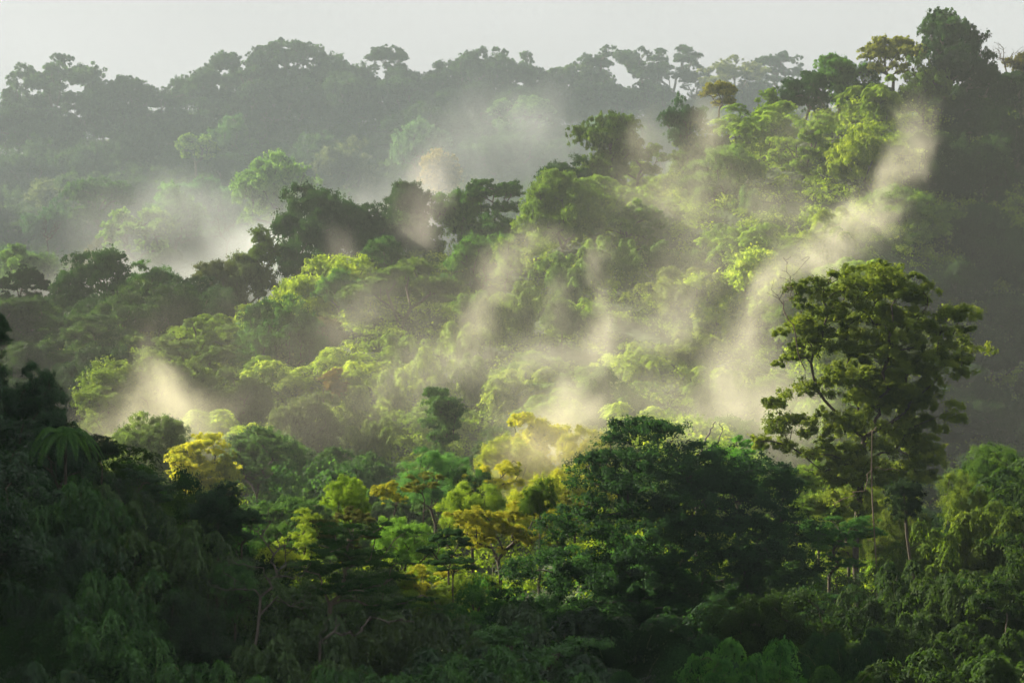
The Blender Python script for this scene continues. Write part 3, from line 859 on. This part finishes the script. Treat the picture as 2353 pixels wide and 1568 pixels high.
# ------------------------------------------------------------------ the trees with a shape of their own
def hero(name, label, cat, base_uv, d, lobes, npads, padr, leaf, per, color, fork_uv, bark=BARKC, shell=.55, flat=.65, zmin=-.6,
         r_tip=.05, sel=110, depth=.8, droop=.2, seed=1, short=None, sub=7, wander=.12):
    """lobes: (u, v, ru, rv, dy) in picture scale at distance d; depth of each lobe follows its width"""
    rg = np.random.default_rng(seed)
    b = at(base_uv[0], base_uv[1], d)
    g = float(gz(b[0], d)[0])
    e = bpy.data.objects.new(name, None); col.objects.link(e)
    e.location = (b[0], d, g)
    tag(e, label, cat)
    org = np.array([b[0], d, g])
    L = []
    for (u, v, ru, rv, dy) in lobes:
        c = at(u, v, d) - org
        L.append((c[0], dy, c[2], ru * KP * d, ru * KP * d * depth, rv * KP * d))
    pads = lobe_pads(L, npads, rg, shell, zmin)
    rads = rg.uniform(.5, 1.4, len(pads)) * padr
    if color is not None:
        V, F, t = foliage(pads, rads, per, leaf, rg, flat=flat, droop=droop, sub=10, spread=1.4)
        put(mesh_quads('crown_' + name, V, F, LEAF, var=t), 'crown', e, color)
    f = at(fork_uv[0], fork_uv[1], d) - org
    s = pads[rg.choice(len(pads), min(len(pads), sel), replace=False)]
    nodes, par = branches((0, 0, -1), f, s, rg, wander=wander)
    V, F = tubes(nodes, par, r_tip, 6, flare=1.3)
    put(mesh_quads('trunk_' + name, V, F, BARK, smooth=True), 'trunk', e, bark)
    PLACED.append((base_uv[0], lobes[0][1], d, short, 'hero', 200))
    return e, org


GIANT_D = 232
giant, g_org = hero('giant_tree', 'giant spreading tree with open gnarled limbs, sunlit along one side', 'tree', (1975, 1400), GIANT_D,
     [(2000, 780, 110, 90, 2), (2050, 920, 110, 90, 2), (2010, 660, 120, 62, 0), (1910, 660, 55, 48, -1), (2060, 640, 60, 42, 1), (2110, 720, 75, 70, 0), (1850, 690, 45, 45, -1),
      (1950, 760, 115, 75, 1), (2080, 810, 95, 75, -1), (1820, 770, 42, 50, 0), (1835, 830, 48, 35, 1), (2190, 740, 62, 48, 0),
      (2220, 800, 55, 40, 1), (2150, 850, 80, 50, 0), (1870, 890, 60, 35, -1), (1800, 920, 45, 30, 0), (1960, 880, 90, 60, 2),
      (2060, 920, 100, 65, 0), (2150, 950, 60, 55, -1), (1810, 985, 55, 35, 0), (1780, 1020, 45, 28, 1), (1900, 990, 80, 50, -2),
      (2010, 1010, 100, 60, 0), (2110, 1010, 75, 50, 1), (1870, 1050, 90, 40, 0), (1960, 1080, 110, 60, -1), (2080, 1080, 80, 55, 0),
      (2120, 1065, 45, 40, 0), (1930, 1150, 80, 50, 0), (2030, 1150, 70, 45, 1)],
     450, 1.02, .24, 540, (.13, .165, .028), (1985, 1010), (.06, .048, .035), shell=.45, flat=.85, zmin=-.8, droop=.3, r_tip=.045, sel=190, seed=11, short='giant tree')

mound, m_org = hero('mounded_tree', 'huge dark mounded tree filling the valley foot, dull grey green', 'tree', (1570, 1560), 196,
     [(1470, 1010, 80, 45, 0), (1530, 1000, 45, 30, 1), (1400, 1080, 80, 50, 0), (1500, 1100, 120, 70, -2), (1600, 1080, 90, 60, 0),
      (1720, 1100, 110, 45, 0), (1780, 1140, 70, 50, 1), (1640, 1170, 130, 80, -3), (1400, 1170, 100, 70, -1), (1330, 1220, 80, 60, 0),
      (1500, 1230, 140, 80, -4), (1700, 1240, 130, 70, -3), (1810, 1220, 60, 60, 0), (1330, 1310, 110, 70, -3), (1240, 1330, 90, 60, 0),
      (1480, 1340, 130, 80, -5), (1640, 1340, 120, 70, -4), (1780, 1320, 90, 70, -2), (1230, 1420, 100, 60, -3), (1380, 1430, 110, 60, -5),
      (1560, 1430, 120, 60, -5), (1720, 1420, 110, 60, -4)],
     440, 1.35, .22, 500, FD, (1560, 1300), (.05, .045, .04), shell=.72, flat=.7, r_tip=.05, sel=120, seed=12, short='dark mound')

hero('feathery_parasol_tree', 'dark feathery parasol tree with long sprawling limbs near the bottom', 'tree', (740, 1560), 150,
     [(800, 1225, 100, 28, 0), (880, 1215, 60, 20, 1), (760, 1265, 80, 30, -1), (850, 1290, 90, 30, 0), (720, 1310, 60, 30, 0),
      (900, 1330, 60, 22, 1), (800, 1350, 90, 30, -1), (960, 1380, 60, 18, 0), (870, 1390, 50, 16, 0), (1010, 1400, 40, 12, 1)],
     130, .62, .13, 300, (.045, .095, .03), (755, 1440), (.16, .13, .10), shell=.3, flat=.3, r_tip=.03, sel=90, seed=13, short='feathery parasol tree', droop=.05)

hero('dead_tree', 'grey leafless tree with crooked twigs at the bright clearing', 'bare tree', (575, 1500), 146,
     [(620, 1180, 30, 25, 0), (600, 1230, 70, 45, 0), (660, 1260, 50, 40, 0), (540, 1290, 50, 40, 0), (650, 1320, 70, 40, 0), (520, 1350, 50, 30, 0), (690, 1390, 50, 30, 0)],
     95, .5, .1, 1, None, (598, 1370), (.11, .095, .08), shell=.2, r_tip=.018, sel=90, seed=15, short='grey dead tree', wander=.3)

hero('bare_limbed_tree', 'fallen looking grey limbs sprawling under the feathery parasol tree', 'bare tree', (690, 1545), 128,
     [(780, 1470, 60, 22, 0), (860, 1440, 60, 18, 0), (930, 1425, 50, 12, 0), (760, 1430, 40, 20, 0)],
     22, .5, .1, 1, None, (735, 1490), (.11, .095, .08), shell=.2, r_tip=.028, sel=22, seed=16, wander=.35)

hero('thin_dead_tree', 'thin pale straight trunk standing before the giant tree', 'bare tree', (1985, 1500), 190,
     [(2000, 960, 8, 12, 0), (2030, 985, 25, 20, 0), (1975, 1130, 25, 20, 0), (2050, 1080, 30, 8, 0), (1940, 1160, 40, 10, 0)],
     9, .5, .1, 1, None, (2003, 1010), (.15, .115, .08), shell=.5, r_tip=.028, sel=9, seed=17, wander=.15, short='thin pale trunk')

def limbs(name, label, d, paths, r0, bark):
    """bare broken wood: each path runs (u, v, dy) from the base to a snapped end"""
    b = at(paths[0][0][0], paths[0][0][1], d); g = float(gz(b[0], d)[0])
    e = bpy.data.objects.new(name, None); col.objects.link(e); e.location = (b[0], d, g)
    tag(e, label, 'bare tree')
    org = np.array([b[0], d, g])
    for i, pth in enumerate(paths):
        pts = np.array([at(u, v, d) + np.array([0, dy, 0]) - org for u, v, dy in pth])
        t = np.linspace(0, len(pts) - 1, 4 * len(pts))
        q = np.stack([np.interp(t, np.arange(len(pts)), pts[:, c]) for c in range(3)], 1)
        q[1:-1] += np.random.default_rng(i).normal(size=(len(q) - 2, 3)) * .05
        n_ = len(q)
        if i == 0: q = np.vstack([[0, 0, -1], q])
        rr_ = r0 * (1 if i == 0 else .6)
        V, F = tubes(q, np.arange(-1, len(q) - 1), rr_ * .45, 7)
        w = np.linspace(rr_, rr_ * .4, len(q))
        c = np.repeat(q, 7, axis=0); V = c + norm(V - c) * np.repeat(w, 7)[:, None]
        put(mesh_quads('trunk' if i == 0 else 'limb', V, F, BARK, smooth=True), 'trunk' if i == 0 else 'limb', e, bark)


limbs('broken_snag', 'broken grey snag with two snapped prongs above the dark mound', 202,
      [[(1600, 1150, 0), (1604, 1060, 0), (1612, 1030, 0), (1626, 1000, .2), (1644, 968, .3)], [(1606, 1056, 0), (1626, 1028, -.2), (1642, 1022, -.3), (1652, 1002, -.4), (1660, 985, -.3), (1652, 972, -.3)]], .13, (.20, .18, .16))

tw = np.random.default_rng(20)
tb = at(1850, 850, GIANT_D - 2) - g_org; tf = at(1822, 745, GIANT_D - 3) - g_org
tp = np.array([at(1805 + tw.normal() * 16, 660 + tw.normal() * 24, GIANT_D - 3 + tw.normal() * .8) - g_org for _ in range(26)])
nd_, pa_ = branches(tb, tf, tp, tw, wander=.3)
V, F = tubes(nd_, pa_, .016, 5)
put(mesh_quads('dead_limb', V, F, BARK, smooth=True), 'dead_limb', giant, (.12, .09, .07))['label'] = 'leafless twigs reaching out from the shoulder'

# creeper covered stump
hero('creeper_covered_stump', 'dark column shaped stump smothered in creepers', 'stump', (2080, 1260), 186,
     [(2082, 1125, 32, 22, 0), (2082, 1150, 34, 25, 0), (2080, 1180, 28, 22, 0), (2065, 1130, 18, 14, 0)],
     60, .5, .13, 330, (.02, .04, .02), (2080, 1185), shell=.6, flat=.9, r_tip=.05, sel=8, seed=21, short='creeper covered stump', depth=1)


# ------------------------------------------------------------------ feathery palm
def palm(u, v, d, color, label):
    rg = np.random.default_rng(5)
    top = at(u, v, d)
    g = float(gz(top[0], d)[0])
    e = bpy.data.objects.new('feathery_palm', None); col.objects.link(e)
    e.location = (top[0], d, g)
    tag(e, label, 'palm')
    H = top[2] - g
    nodes = np.array([[.3 * math.sin(t * 2), 0, -1 + (H + 1) * t] for t in np.linspace(0, 1, 9)])
    V, F = tubes(nodes, np.arange(-1, 8), .10, 8)
    put(mesh_quads('palm_trunk', V, F, BARK, smooth=True), 'trunk', e, (.05, .042, .03))
    o3 = nodes[-1]
    nf = 13
    for i in range(nf):
        a = i / nf * 6.28 + rg.uniform(-.15, .15)
        L = rg.uniform(2.4, 3.1)
        up = rg.uniform(.55, 1.5)
        ts = np.linspace(0, 1, 12)
        pts = np.stack([math.cos(a) * L * ts * .9, math.sin(a) * L * ts * .85, L * (up * ts - (.75 + up * .75) * ts ** 2.2)], 1) + o3
        Vr, Fr = tubes(pts, np.arange(-1, 11), .018, 4)
        k = 46
        VV, FF = [], []
        for s in range(k):
            t = .12 + .88 * s / k
            p = np.array([np.interp(t, ts, pts[:, c]) for c in range(3)])
            tan = np.array([math.cos(a), math.sin(a), up - 2.2 * (.75 + up * .75) * t ** 1.2]); tan /= np.linalg.norm(tan)
            side = np.array([-math.sin(a), math.cos(a), 0])
            ll = .52 * math.sin(math.pi * min(1, t * .85 + .12)) + .08
            for sg in (-1, 1):
                dr = norm(side * sg + tan * .45 + np.array([0, 0, -.35]))
                w = tan * .035
                q0 = p; q1 = p + dr * ll * .5 + w; q2 = p + dr * ll + np.array([0, 0, -.1 * ll]); q3 = p + dr * ll * .5 - w
                FF.append([len(VV) + j for j in range(4)]); VV += [q0, q1, q2, q3]
        VV = np.array(VV); FF = np.array(FF)
        nv = len(VV)
        me = mesh_quads('frond', np.vstack([VV, Vr]), np.vstack([FF, Fr + nv]), LEAF, var=np.concatenate([rg.uniform(.4, .8, len(FF)), np.full(len(Fr), .5)]))
        put(me, 'frond', e, color)
    PLACED.append((u, v, d, 'feathery palm', 'palm', 120))


palm(140, 1012, 158, (.06, .13, .04), 'feathery palm with arching fronds on the shaded near slope')

# ------------------------------------------------------------------ the rest of the forest: one tree where the slope still has room
us = np.linspace(-250, 2600, 60)


def visible_top(x, y, z):
    """is a point at height z seen over the canopy in front of it"""
    f = np.linspace(.25, .97, 36)
    g = gz(x * f, y * f) + canopy_h(y * f) * .55
    return z / y > (g / (y * f)).max() - .004


anchors = [p for p in PLACED if p[3]]
rc = np.random.default_rng(31)
CREST = [0, 250, 130, 260, 230, 225, 330, 235, 410, 225, 500, 200, 600, 180, 700, 175, 800, 170, 900, 178, 1000, 190, 1100, 175, 1200, 185, 1300, 195, 1400, 180, 1500, 190, 1620, 190, 1740, 180, 1850, 190]
for i in range(0, len(CREST), 2):
    cu, cv = CREST[i] + rc.uniform(-20, 20), CREST[i + 1] + rc.uniform(-12, 22)
    bst = min((p for p in anchors if p[2] > 690), key=lambda p: abs(p[0] - cu))
    tree(cu, cv, rc.uniform(110, 165), rc.uniform(90, 120), rc.uniform(698, 712), ['canopy', 'dome', 'bushy'][i // 2 % 3], tuple(np.array(HZ) * rc.uniform(.85, 1.3)),
         f"grey green crown in the understorey {'past' if cu > bst[0] else 'before'} the {bst[3]}", group='understorey crowns along the far skyline')
occupied = [((p[0] - 1176) * KP * p[2], p[2], p[5] * KP * p[2] * .5) for p in PLACED]
cand = []
rg = np.random.default_rng(99)
for k in range(9000):
    y = math.sqrt(rg.uniform(112 ** 2, 725 ** 2))
    x = rg.uniform(-1, 1) * .245 * y
    cand.append((x, y))
cand = np.array(cand)
cz = gz(cand[:, 0], cand[:, 1])
placed_fill = []
NF = 0
for (x, y), z in zip(cand, cz):
    sp = np.interp(y, [110, 200, 350, 500, 720], [7.4, 9.2, 12.6, 15.2, 23.0])
    ok = True
    for (ox, oy, orad) in occupied:
        dx, dy = ox - x, (oy - y) * .8
        if dx * dx + dy * dy < (sp * .62 + min(orad, 6) * .45) ** 2:
            ok = False; break
    if not ok: continue
    H = canopy_h(y) * rg.uniform(.85, 1.45)
    if not visible_top(x, y, z + H): continue
    u = x / (KP * y) + 1176
    v = 784 - (z + H) / (KP * y)
    if v > 1640: continue
    placed_fill.append((x, y, z, H, u, v))
    occupied.append((x, y, sp * .5))

REL = ['above', 'below', 'beyond', 'before', 'beside']


def describe(u, v, d, kindw):
    best = min(anchors, key=lambda a: (abs(a[0] - u) / 100) ** 2 + ((a[1] - v) / 80) ** 2 + ((a[2] - d) / 40) ** 2)
    du, dv, dd = u - best[0], v - best[1], d - best[2]
    if abs(dd) > 28: rel = 'behind' if dd > 0 else 'before'
    elif abs(dv) > 60: rel = 'downhill of' if dv > 0 else 'uphill of'
    else: rel = 'beside'
    return rel, best[3]


fill_rows = []
for (x, y, z, H, u, v) in placed_fill:
    px = 1 / (KP * y)
    r = rg.random()
    w = H * rg.uniform(1.0, 1.45) * px * (1.0 if y < 300 else 1.2)
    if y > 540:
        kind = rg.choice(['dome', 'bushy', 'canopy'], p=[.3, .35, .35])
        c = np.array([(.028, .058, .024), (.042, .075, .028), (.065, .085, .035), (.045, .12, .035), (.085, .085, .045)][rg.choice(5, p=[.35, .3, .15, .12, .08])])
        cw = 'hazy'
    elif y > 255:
        right = u > 2110 + (y - 350) * .2  # light and shade of each hillside zone put into the leaf colour
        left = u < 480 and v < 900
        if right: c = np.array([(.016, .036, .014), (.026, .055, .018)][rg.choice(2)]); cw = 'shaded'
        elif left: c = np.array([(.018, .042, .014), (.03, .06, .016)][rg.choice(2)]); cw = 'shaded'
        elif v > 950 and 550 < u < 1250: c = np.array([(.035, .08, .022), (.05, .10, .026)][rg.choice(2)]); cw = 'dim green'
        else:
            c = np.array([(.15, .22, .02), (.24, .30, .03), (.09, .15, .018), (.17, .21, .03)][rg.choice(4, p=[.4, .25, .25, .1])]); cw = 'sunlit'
        kind = rg.choice(['dome', 'bushy', 'canopy', 'upright', 'open'], p=[.22, .42, .08, .22, .06])
        if cw == 'sunlit' and rg.random() < .62: kind = 'bamboo'
    else:
        c = np.array(([FD, FR, DK, FR] if u > 1500 else [FD, FM, DK, (.034, .065, .016)])[rg.choice(4)]); cw = 'dark'
        kind = rg.choice(['bushy', 'dome', 'layered', 'bamboo'], p=[.32, .08, .1, .5])
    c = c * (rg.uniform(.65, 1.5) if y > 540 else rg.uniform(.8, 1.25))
    word = {'dome': 'rounded', 'bushy': 'bushy', 'layered': 'shelved', 'umbrella': 'flat topped', 'canopy': 'spreading', 'upright': 'upright', 'open': 'airy', 'bamboo': 'feathery'}[kind]
    what = 'bamboo' if kind == 'bamboo' else 'tree'
    rel, an = describe(u, v, y, kind)
    lab = f'{cw} {word} {what} {rel} the {an}'
    hh = w * rg.uniform(.75, 1.05) if kind not in ('umbrella', 'layered') else w * .65
    fill_rows.append([u, v, w, min(hh, H * px * 1.1), y, kind, tuple(c), lab])
# where several share the wording, tell them apart by their order across the slope
by = {}
for r_ in fill_rows: by.setdefault(r_[7], []).append(r_)
ORD = ['first', 'second', 'third', 'fourth', 'fifth', 'sixth', 'seventh', 'eighth', 'ninth', 'tenth', 'eleventh', 'twelfth']
for lab, rows in by.items():
    rows.sort(key=lambda r_: r_[0])
    for i, r_ in enumerate(rows):
        L_ = lab if len(rows) == 1 else (lab.replace(' the ', ' the ', 1) + (', ' + ['leftmost', 'rightmost'][i] if len(rows) == 2 else ', ' + ORD[min(i, 11)] + ' from the left'))
        gname = ('bamboo clumps' if r_[5] == 'bamboo' else 'forest trees') + (' on the far hillside' if r_[4] > 540 else ' on the middle hillside' if r_[4] > 255 else ' on the near slopes')
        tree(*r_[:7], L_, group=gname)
print('FILL', len(fill_rows), 'far', sum(r_[4] > 540 for r_ in fill_rows), 'mid', sum(255 < r_[4] <= 540 for r_ in fill_rows), 'near', sum(r_[4] <= 255 for r_ in fill_rows), 'total', len(PLACED))

# ------------------------------------------------------------------ undergrowth that closes the floor between the trees
rg = np.random.default_rng(4)
NC = 17000
yy = np.concatenate([rg.uniform(96, 250, 4000), np.sqrt(rg.uniform(250 ** 2, 735 ** 2, NC - 4000))])
xx = rg.uniform(-1, 1, NC) * (.235 * yy + 14 + np.maximum(0, yy - 480) * .35)
zz = np.concatenate([gz(xx[i:i + 500], yy[i:i + 500]) for i in range(0, NC, 500)])
for zone, lo, hi, c, lab in [(0, 80, 250, (.015, .040, .011), 'dark tangled undergrowth covering the near slopes'),  # near colour darkened so gaps between bamboo plumes look shaded
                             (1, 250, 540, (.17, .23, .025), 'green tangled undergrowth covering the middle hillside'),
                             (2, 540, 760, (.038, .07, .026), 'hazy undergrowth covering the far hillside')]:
    s = (yy >= lo) & (yy < hi)
    lift = [(.3, 3.2), (.5, 4.5), (.5, 7.0)][zone]
    pads = np.stack([xx[s], yy[s], zz[s] + rg.uniform(*lift, s.sum())], 1)
    rads = rg.uniform(1.2, 2.6, s.sum()) * [1, 1.45, 2.1][zone]
    per = [150, 90, 90][zone]
    V, F, t = foliage(pads, rads, per, [.3, .5, .8][zone], rg, flat=.65, sub=6, core=.3)
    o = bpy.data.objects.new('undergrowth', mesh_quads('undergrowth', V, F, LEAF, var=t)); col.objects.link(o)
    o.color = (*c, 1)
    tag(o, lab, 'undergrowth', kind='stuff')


# ------------------------------------------------------------------ air
def volume_mat(name, color, density, aniso):
    m, N, L = new_mat(name)
    out = N.new('ShaderNodeOutputMaterial')
    v = N.new('ShaderNodeVolumePrincipled')
    v.inputs['Color'].default_value = (*color, 1)
    v.inputs['Density'].default_value = density
    v.inputs['Anisotropy'].default_value = aniso
    L.new(v.outputs['Volume'], out.inputs['Volume'])
    return m, N, L, v


bm = bmesh.new()
bmesh.ops.create_cube(bm, size=1)
for vv in bm.verts:
    vv.co = Vector((vv.co.x * 1800, vv.co.y * 1800 + 450, -100 + (vv.co.z + .5) * 280))
me = bpy.data.meshes.new('haze'); bm.to_mesh(me); bm.free()
hz_ = bpy.data.objects.new('haze', me); col.objects.link(hz_)
me.materials.append(volume_mat('haze', (.70, .88, 1.0), 0.00006, .1)[0])
tag(hz_, 'thin pale morning haze filling the whole valley', 'haze', kind='stuff')


def mist(label, d, blobs, density, color=(1, .95, .86), aniso=.4, noise=1.0, thick=.7, cut=.42, detail=4.5, warp=.35, streak=14):
    """a drifting body of mist: soft blobs (u, v, ru, rv, tilt degrees, dy metres, weight), broken up by noise"""
    ctr = at(blobs[0][0], blobs[0][1], d)
    m, N, L, pv = volume_mat('mist', color, 1, aniso)
    tcn = N.new('ShaderNodeTexCoord')
    # warp the space with large noise so that edges curl
    nw = N.new('ShaderNodeTexNoise'); nw.inputs['Scale'].default_value = .055 / noise; nw.inputs['Detail'].default_value = 2.5
    L.new(tcn.outputs['Object'], nw.inputs['Vector'])
    sb = N.new('ShaderNodeVectorMath'); sb.operation = 'SUBTRACT'; sb.inputs[1].default_value = (.5, .5, .5)
    L.new(nw.outputs['Color'], sb.inputs[0])
    sm = N.new('ShaderNodeVectorMath'); sm.operation = 'SCALE'; sm.inputs['Scale'].default_value = 46 * warp * noise
    L.new(sb.outputs['Vector'], sm.inputs[0])
    ad = N.new('ShaderNodeVectorMath'); ad.operation = 'ADD'
    L.new(tcn.outputs['Object'], ad.inputs[0]); L.new(sm.outputs['Vector'], ad.inputs[1])
    total = None
    hullpts = []
    for (u, v, ru, rv, tilt, dy, wgt) in blobs:
        c = at(u, v, d + dy) - ctr
        c = np.array([c[0], dy, c[2]])
        rx, rz_ = ru * KP * d, rv * KP * d
        ry = max(4.0, min(rx, rz_) * thick + 2)
        mpn = N.new('ShaderNodeMapping'); mpn.vector_type = 'TEXTURE'
        mpn.inputs['Location'].default_value = c
        mpn.inputs['Rotation'].default_value = (0, R(tilt), 0)
        mpn.inputs['Scale'].default_value = (rx, ry, rz_)
        L.new(ad.outputs['Vector'], mpn.inputs['Vector'])
        ln = N.new('ShaderNodeVectorMath'); ln.operation = 'LENGTH'
        L.new(mpn.outputs['Vector'], ln.inputs[0])
        mr = N.new('ShaderNodeMapRange'); mr.interpolation_type = 'SMOOTHERSTEP'
        mr.inputs['From Min'].default_value = 1.0; mr.inputs['From Max'].default_value = 0.0
        mr.inputs['To Min'].default_value = 0; mr.inputs['To Max'].default_value = wgt
        L.new(ln.outputs['Value'], mr.inputs['Value'])
        if total is None: total = mr.outputs['Result']
        else:
            a = N.new('ShaderNodeMath'); a.operation = 'ADD'
            L.new(total, a.inputs[0]); L.new(mr.outputs['Result'], a.inputs[1]); total = a.outputs['Value']
        ct, st = math.cos(R(tilt)), math.sin(R(tilt))
        for p in norm(np.random.default_rng(3).normal(size=(60, 3))):
            q = p * np.array([rx, ry, rz_]) * 1.12
            hullpts.append((c[0] + q[0] * ct + q[2] * st, c[1] + q[1], c[2] - q[0] * st + q[2] * ct))
    # fine break-up, stretched upwards like rising vapour
    mpf = N.new('ShaderNodeMapping'); mpf.inputs['Scale'].default_value = (1.15, 1, .33); mpf.inputs['Rotation'].default_value = (0, R(streak), 0)
    L.new(ad.outputs['Vector'], mpf.inputs['Vector'])
    nf = N.new('ShaderNodeTexNoise'); nf.inputs['Scale'].default_value = .19 / noise; nf.inputs['Detail'].default_value = detail
    nf.inputs['Roughness'].default_value = .66
    L.new(mpf.outputs['Vector'], nf.inputs['Vector'])
    mf = N.new('ShaderNodeMapRange'); mf.inputs['From Min'].default_value = cut - .10; mf.inputs['From Max'].default_value = cut + .30
    mf.inputs['To Min'].default_value = 0; mf.inputs['To Max'].default_value = 1
    L.new(nf.outputs['Fac'], mf.inputs['Value'])
    # ragged edges: the noise eats into the thin outer part, the core stays full
    sbn = N.new('ShaderNodeMath'); sbn.operation = 'MULTIPLY_ADD'; sbn.inputs[1].default_value = 1.1; sbn.inputs[2].default_value = -.32
    L.new(mf.outputs['Result'], sbn.inputs[0])
    adn = N.new('ShaderNodeMath'); adn.operation = 'ADD'; L.new(total, adn.inputs[0]); L.new(sbn.outputs['Value'], adn.inputs[1])
    clp = N.new('ShaderNodeMath'); clp.operation = 'MAXIMUM'; clp.inputs[1].default_value = 0; L.new(adn.outputs['Value'], clp.inputs[0])
    mu = N.new('ShaderNodeMath'); mu.operation = 'MULTIPLY'; L.new(total, mu.inputs[0]); L.new(clp.outputs['Value'], mu.inputs[1])
    mu2 = N.new('ShaderNodeMath'); mu2.operation = 'MULTIPLY'; mu2.inputs[1].default_value = density; L.new(mu.outputs['Value'], mu2.inputs[0])
    L.new(mu2.outputs['Value'], pv.inputs['Density'])
    m.cycles.volume_step_rate = .55
    b = bmesh.new()
    for p in hullpts: b.verts.new(p)
    r_ = bmesh.ops.convex_hull(b, input=b.verts)
    bmesh.ops.delete(b, geom=[g for g in set(r_['geom_interior'] + r_['geom_unused']) if isinstance(g, bmesh.types.BMVert)], context='VERTS')
    me = bpy.data.meshes.new('mist'); b.to_mesh(me); b.free(); me.materials.append(m)
    o = bpy.data.objects.new('mist', me); col.objects.link(o)
    o.location = ctr
    tag(o, label, 'mist', kind='stuff')
    return o


CREAM = (1, .97, .82)
mist('great cream plume of mist climbing from the valley foot', 375,
     [(1670, 900, 180, 300, 16, -20, 1.0), (1745, 700, 110, 300, 22, 0, 1.0), (1860, 590, 260, 100, -30, 20, .85), (1560, 660, 150, 280, 24, 5, .5)],
     .05, CREAM, noise=.7, streak=26, warp=.5)
mist('bright curling tip of the great plume below the dark gully', 420,
     [(1980, 530, 130, 230, 44, 0, 1.1), (2065, 400, 75, 230, 20, 15, 1.1), (2095, 290, 80, 150, -12, 28, .7), (1890, 560, 220, 90, -25, 0, .8), (1770, 450, 250, 80, 18, 5, .6)], .052, CREAM, noise=.55, streak=30, warp=.5)
mist('bright low cloud of mist standing behind the tall golden tree', 325,
     [(1320, 950, 120, 150, 12, 0, 1.4), (1375, 800, 85, 220, 24, 20, .95), (1400, 640, 60, 210, 6, 45, .8), (1230, 970, 240, 110, 8, 0, .6)], .055, CREAM, noise=.55, streak=22, warp=.5)
mist('broad low mist lying between the dark mound and the giant tree', 285,
     [(1600, 960, 420, 110, 6, 0, 1.0), (1800, 950, 230, 190, 0, 6, 1.0), (1690, 840, 170, 230, 22, 6, .6)], .055, CREAM, noise=.8, streak=24)
mist('thin twisting wisp of mist above the bright bamboo', 385,
     [(1125, 680, 70, 190, 18, 0, 1.1), (1200, 590, 200, 75, -24, 12, .8), (1060, 850, 190, 150, 22, -10, .6), (1270, 700, 60, 200, 26, 5, .5)], .05, CREAM, noise=.5, streak=24, warp=.5)
mist('ragged sheet of mist sliding along the foot of the middle slope', 345,
     [(1000, 860, 300, 110, -18, 0, .8), (1250, 830, 320, 110, -24, 8, .8), (1500, 760, 260, 130, -30, 20, .8), (800, 700, 160, 120, -20, 10, .6)], .038, (1, .98, .86), noise=.7, streak=40, warp=.5)
mist('golden wisp of mist over the outer slope beside the lone golden tree', 318,
     [(375, 890, 120, 200, -24, 10, 1.2), (450, 985, 200, 130, -10, 0, 1.0), (320, 990, 280, 160, 0, 6, .9)], .036, (1, .97, .78), noise=.6, streak=-26, warp=.5)
mist('golden glowing mist veiling the tall golden tree', 284,
     [(1290, 1040, 230, 150, 0, 0, .9), (1200, 1100, 230, 120, 0, 0, .7)], .07, (1, .94, .66), noise=.7)
mist('faint wisp of mist rising in front of the ridge', 440,
     [(790, 630, 90, 170, -8, 0, 1.0), (960, 520, 90, 230, 5, 10, 1.0), (985, 410, 80, 170, 10, 35, .9)], .03, (1, .95, .9), noise=1.0, streak=5)
mist('soft wisps of mist on the upper slope below the small golden ridge tree', 455,
     [(1625, 310, 85, 160, 0, 5, 1.1), (1490, 310, 80, 140, 0, 10, .8), (1520, 460, 240, 220, 0, -10, .7), (1850, 300, 200, 120, -20, 5, .5)], .026, CREAM, noise=.8, streak=20)
mist('white fog bank filling the hidden valley behind the ridge', 512,
     [(440, 520, 480, 170, 0, 14, .55), (560, 600, 330, 120, -10, 0, 1.2), (250, 640, 420, 110, 0, 0, 1.0), (640, 560, 180, 110, 0, 0, .8), (900, 500, 350, 170, 0, 10, .7)], .028, (.95, .99, 1), noise=1.6, cut=.36, thick=1.0)
mist('soft warm veil of mist over the middle hillside', 340,
     [(1250, 820, 800, 420, 0, 0, 1.0), (650, 860, 600, 320, 0, -8, .9), (1650, 560, 520, 380, 0, 30, .9)], .0068, (1, .97, .84), noise=1.6, thick=.3, cut=.3, detail=2.0)
mist('wide pale mist drifting across the far hillside', 600,
     [(1130, 290, 300, 190, 0, 20, 1.0), (1000, 400, 260, 200, 15, -10, .9), (1300, 380, 380, 190, 0, 0, .7), (1250, 250, 120, 120, 0, 20, .8)], .0065, (.95, .99, 1), noise=1.1, thick=.9, streak=20)


def veil(label, lo, hi, color, density):
    """even thin mist between two distances, one closed body"""
    b = bmesh.new(); bmesh.ops.create_cube(b, size=1)
    for q in b.verts:
        q.co = Vector((q.co.x * (hi[0] - lo[0]) + (hi[0] + lo[0]) / 2, q.co.y * (hi[1] - lo[1]) + (hi[1] + lo[1]) / 2, q.co.z * (hi[2] - lo[2]) + (hi[2] + lo[2]) / 2))
    me = bpy.data.meshes.new('mist'); b.to_mesh(me); b.free()
    me.materials.append(volume_mat('thin_mist', color, density, .1)[0])
    o = bpy.data.objects.new('mist', me); col.objects.link(o)
    tag(o, label, 'mist', kind='stuff')


veil('even pale veil of mist hanging before the far hillside', (-420, 548, -50), (420, 640, 150), (.74, .88, 1), .0014)
veil('thin sunlit veil of mist hanging before the middle hillside', (-300, 262, -45), (300, 345, 149), (.95, .98, .95), .0004)
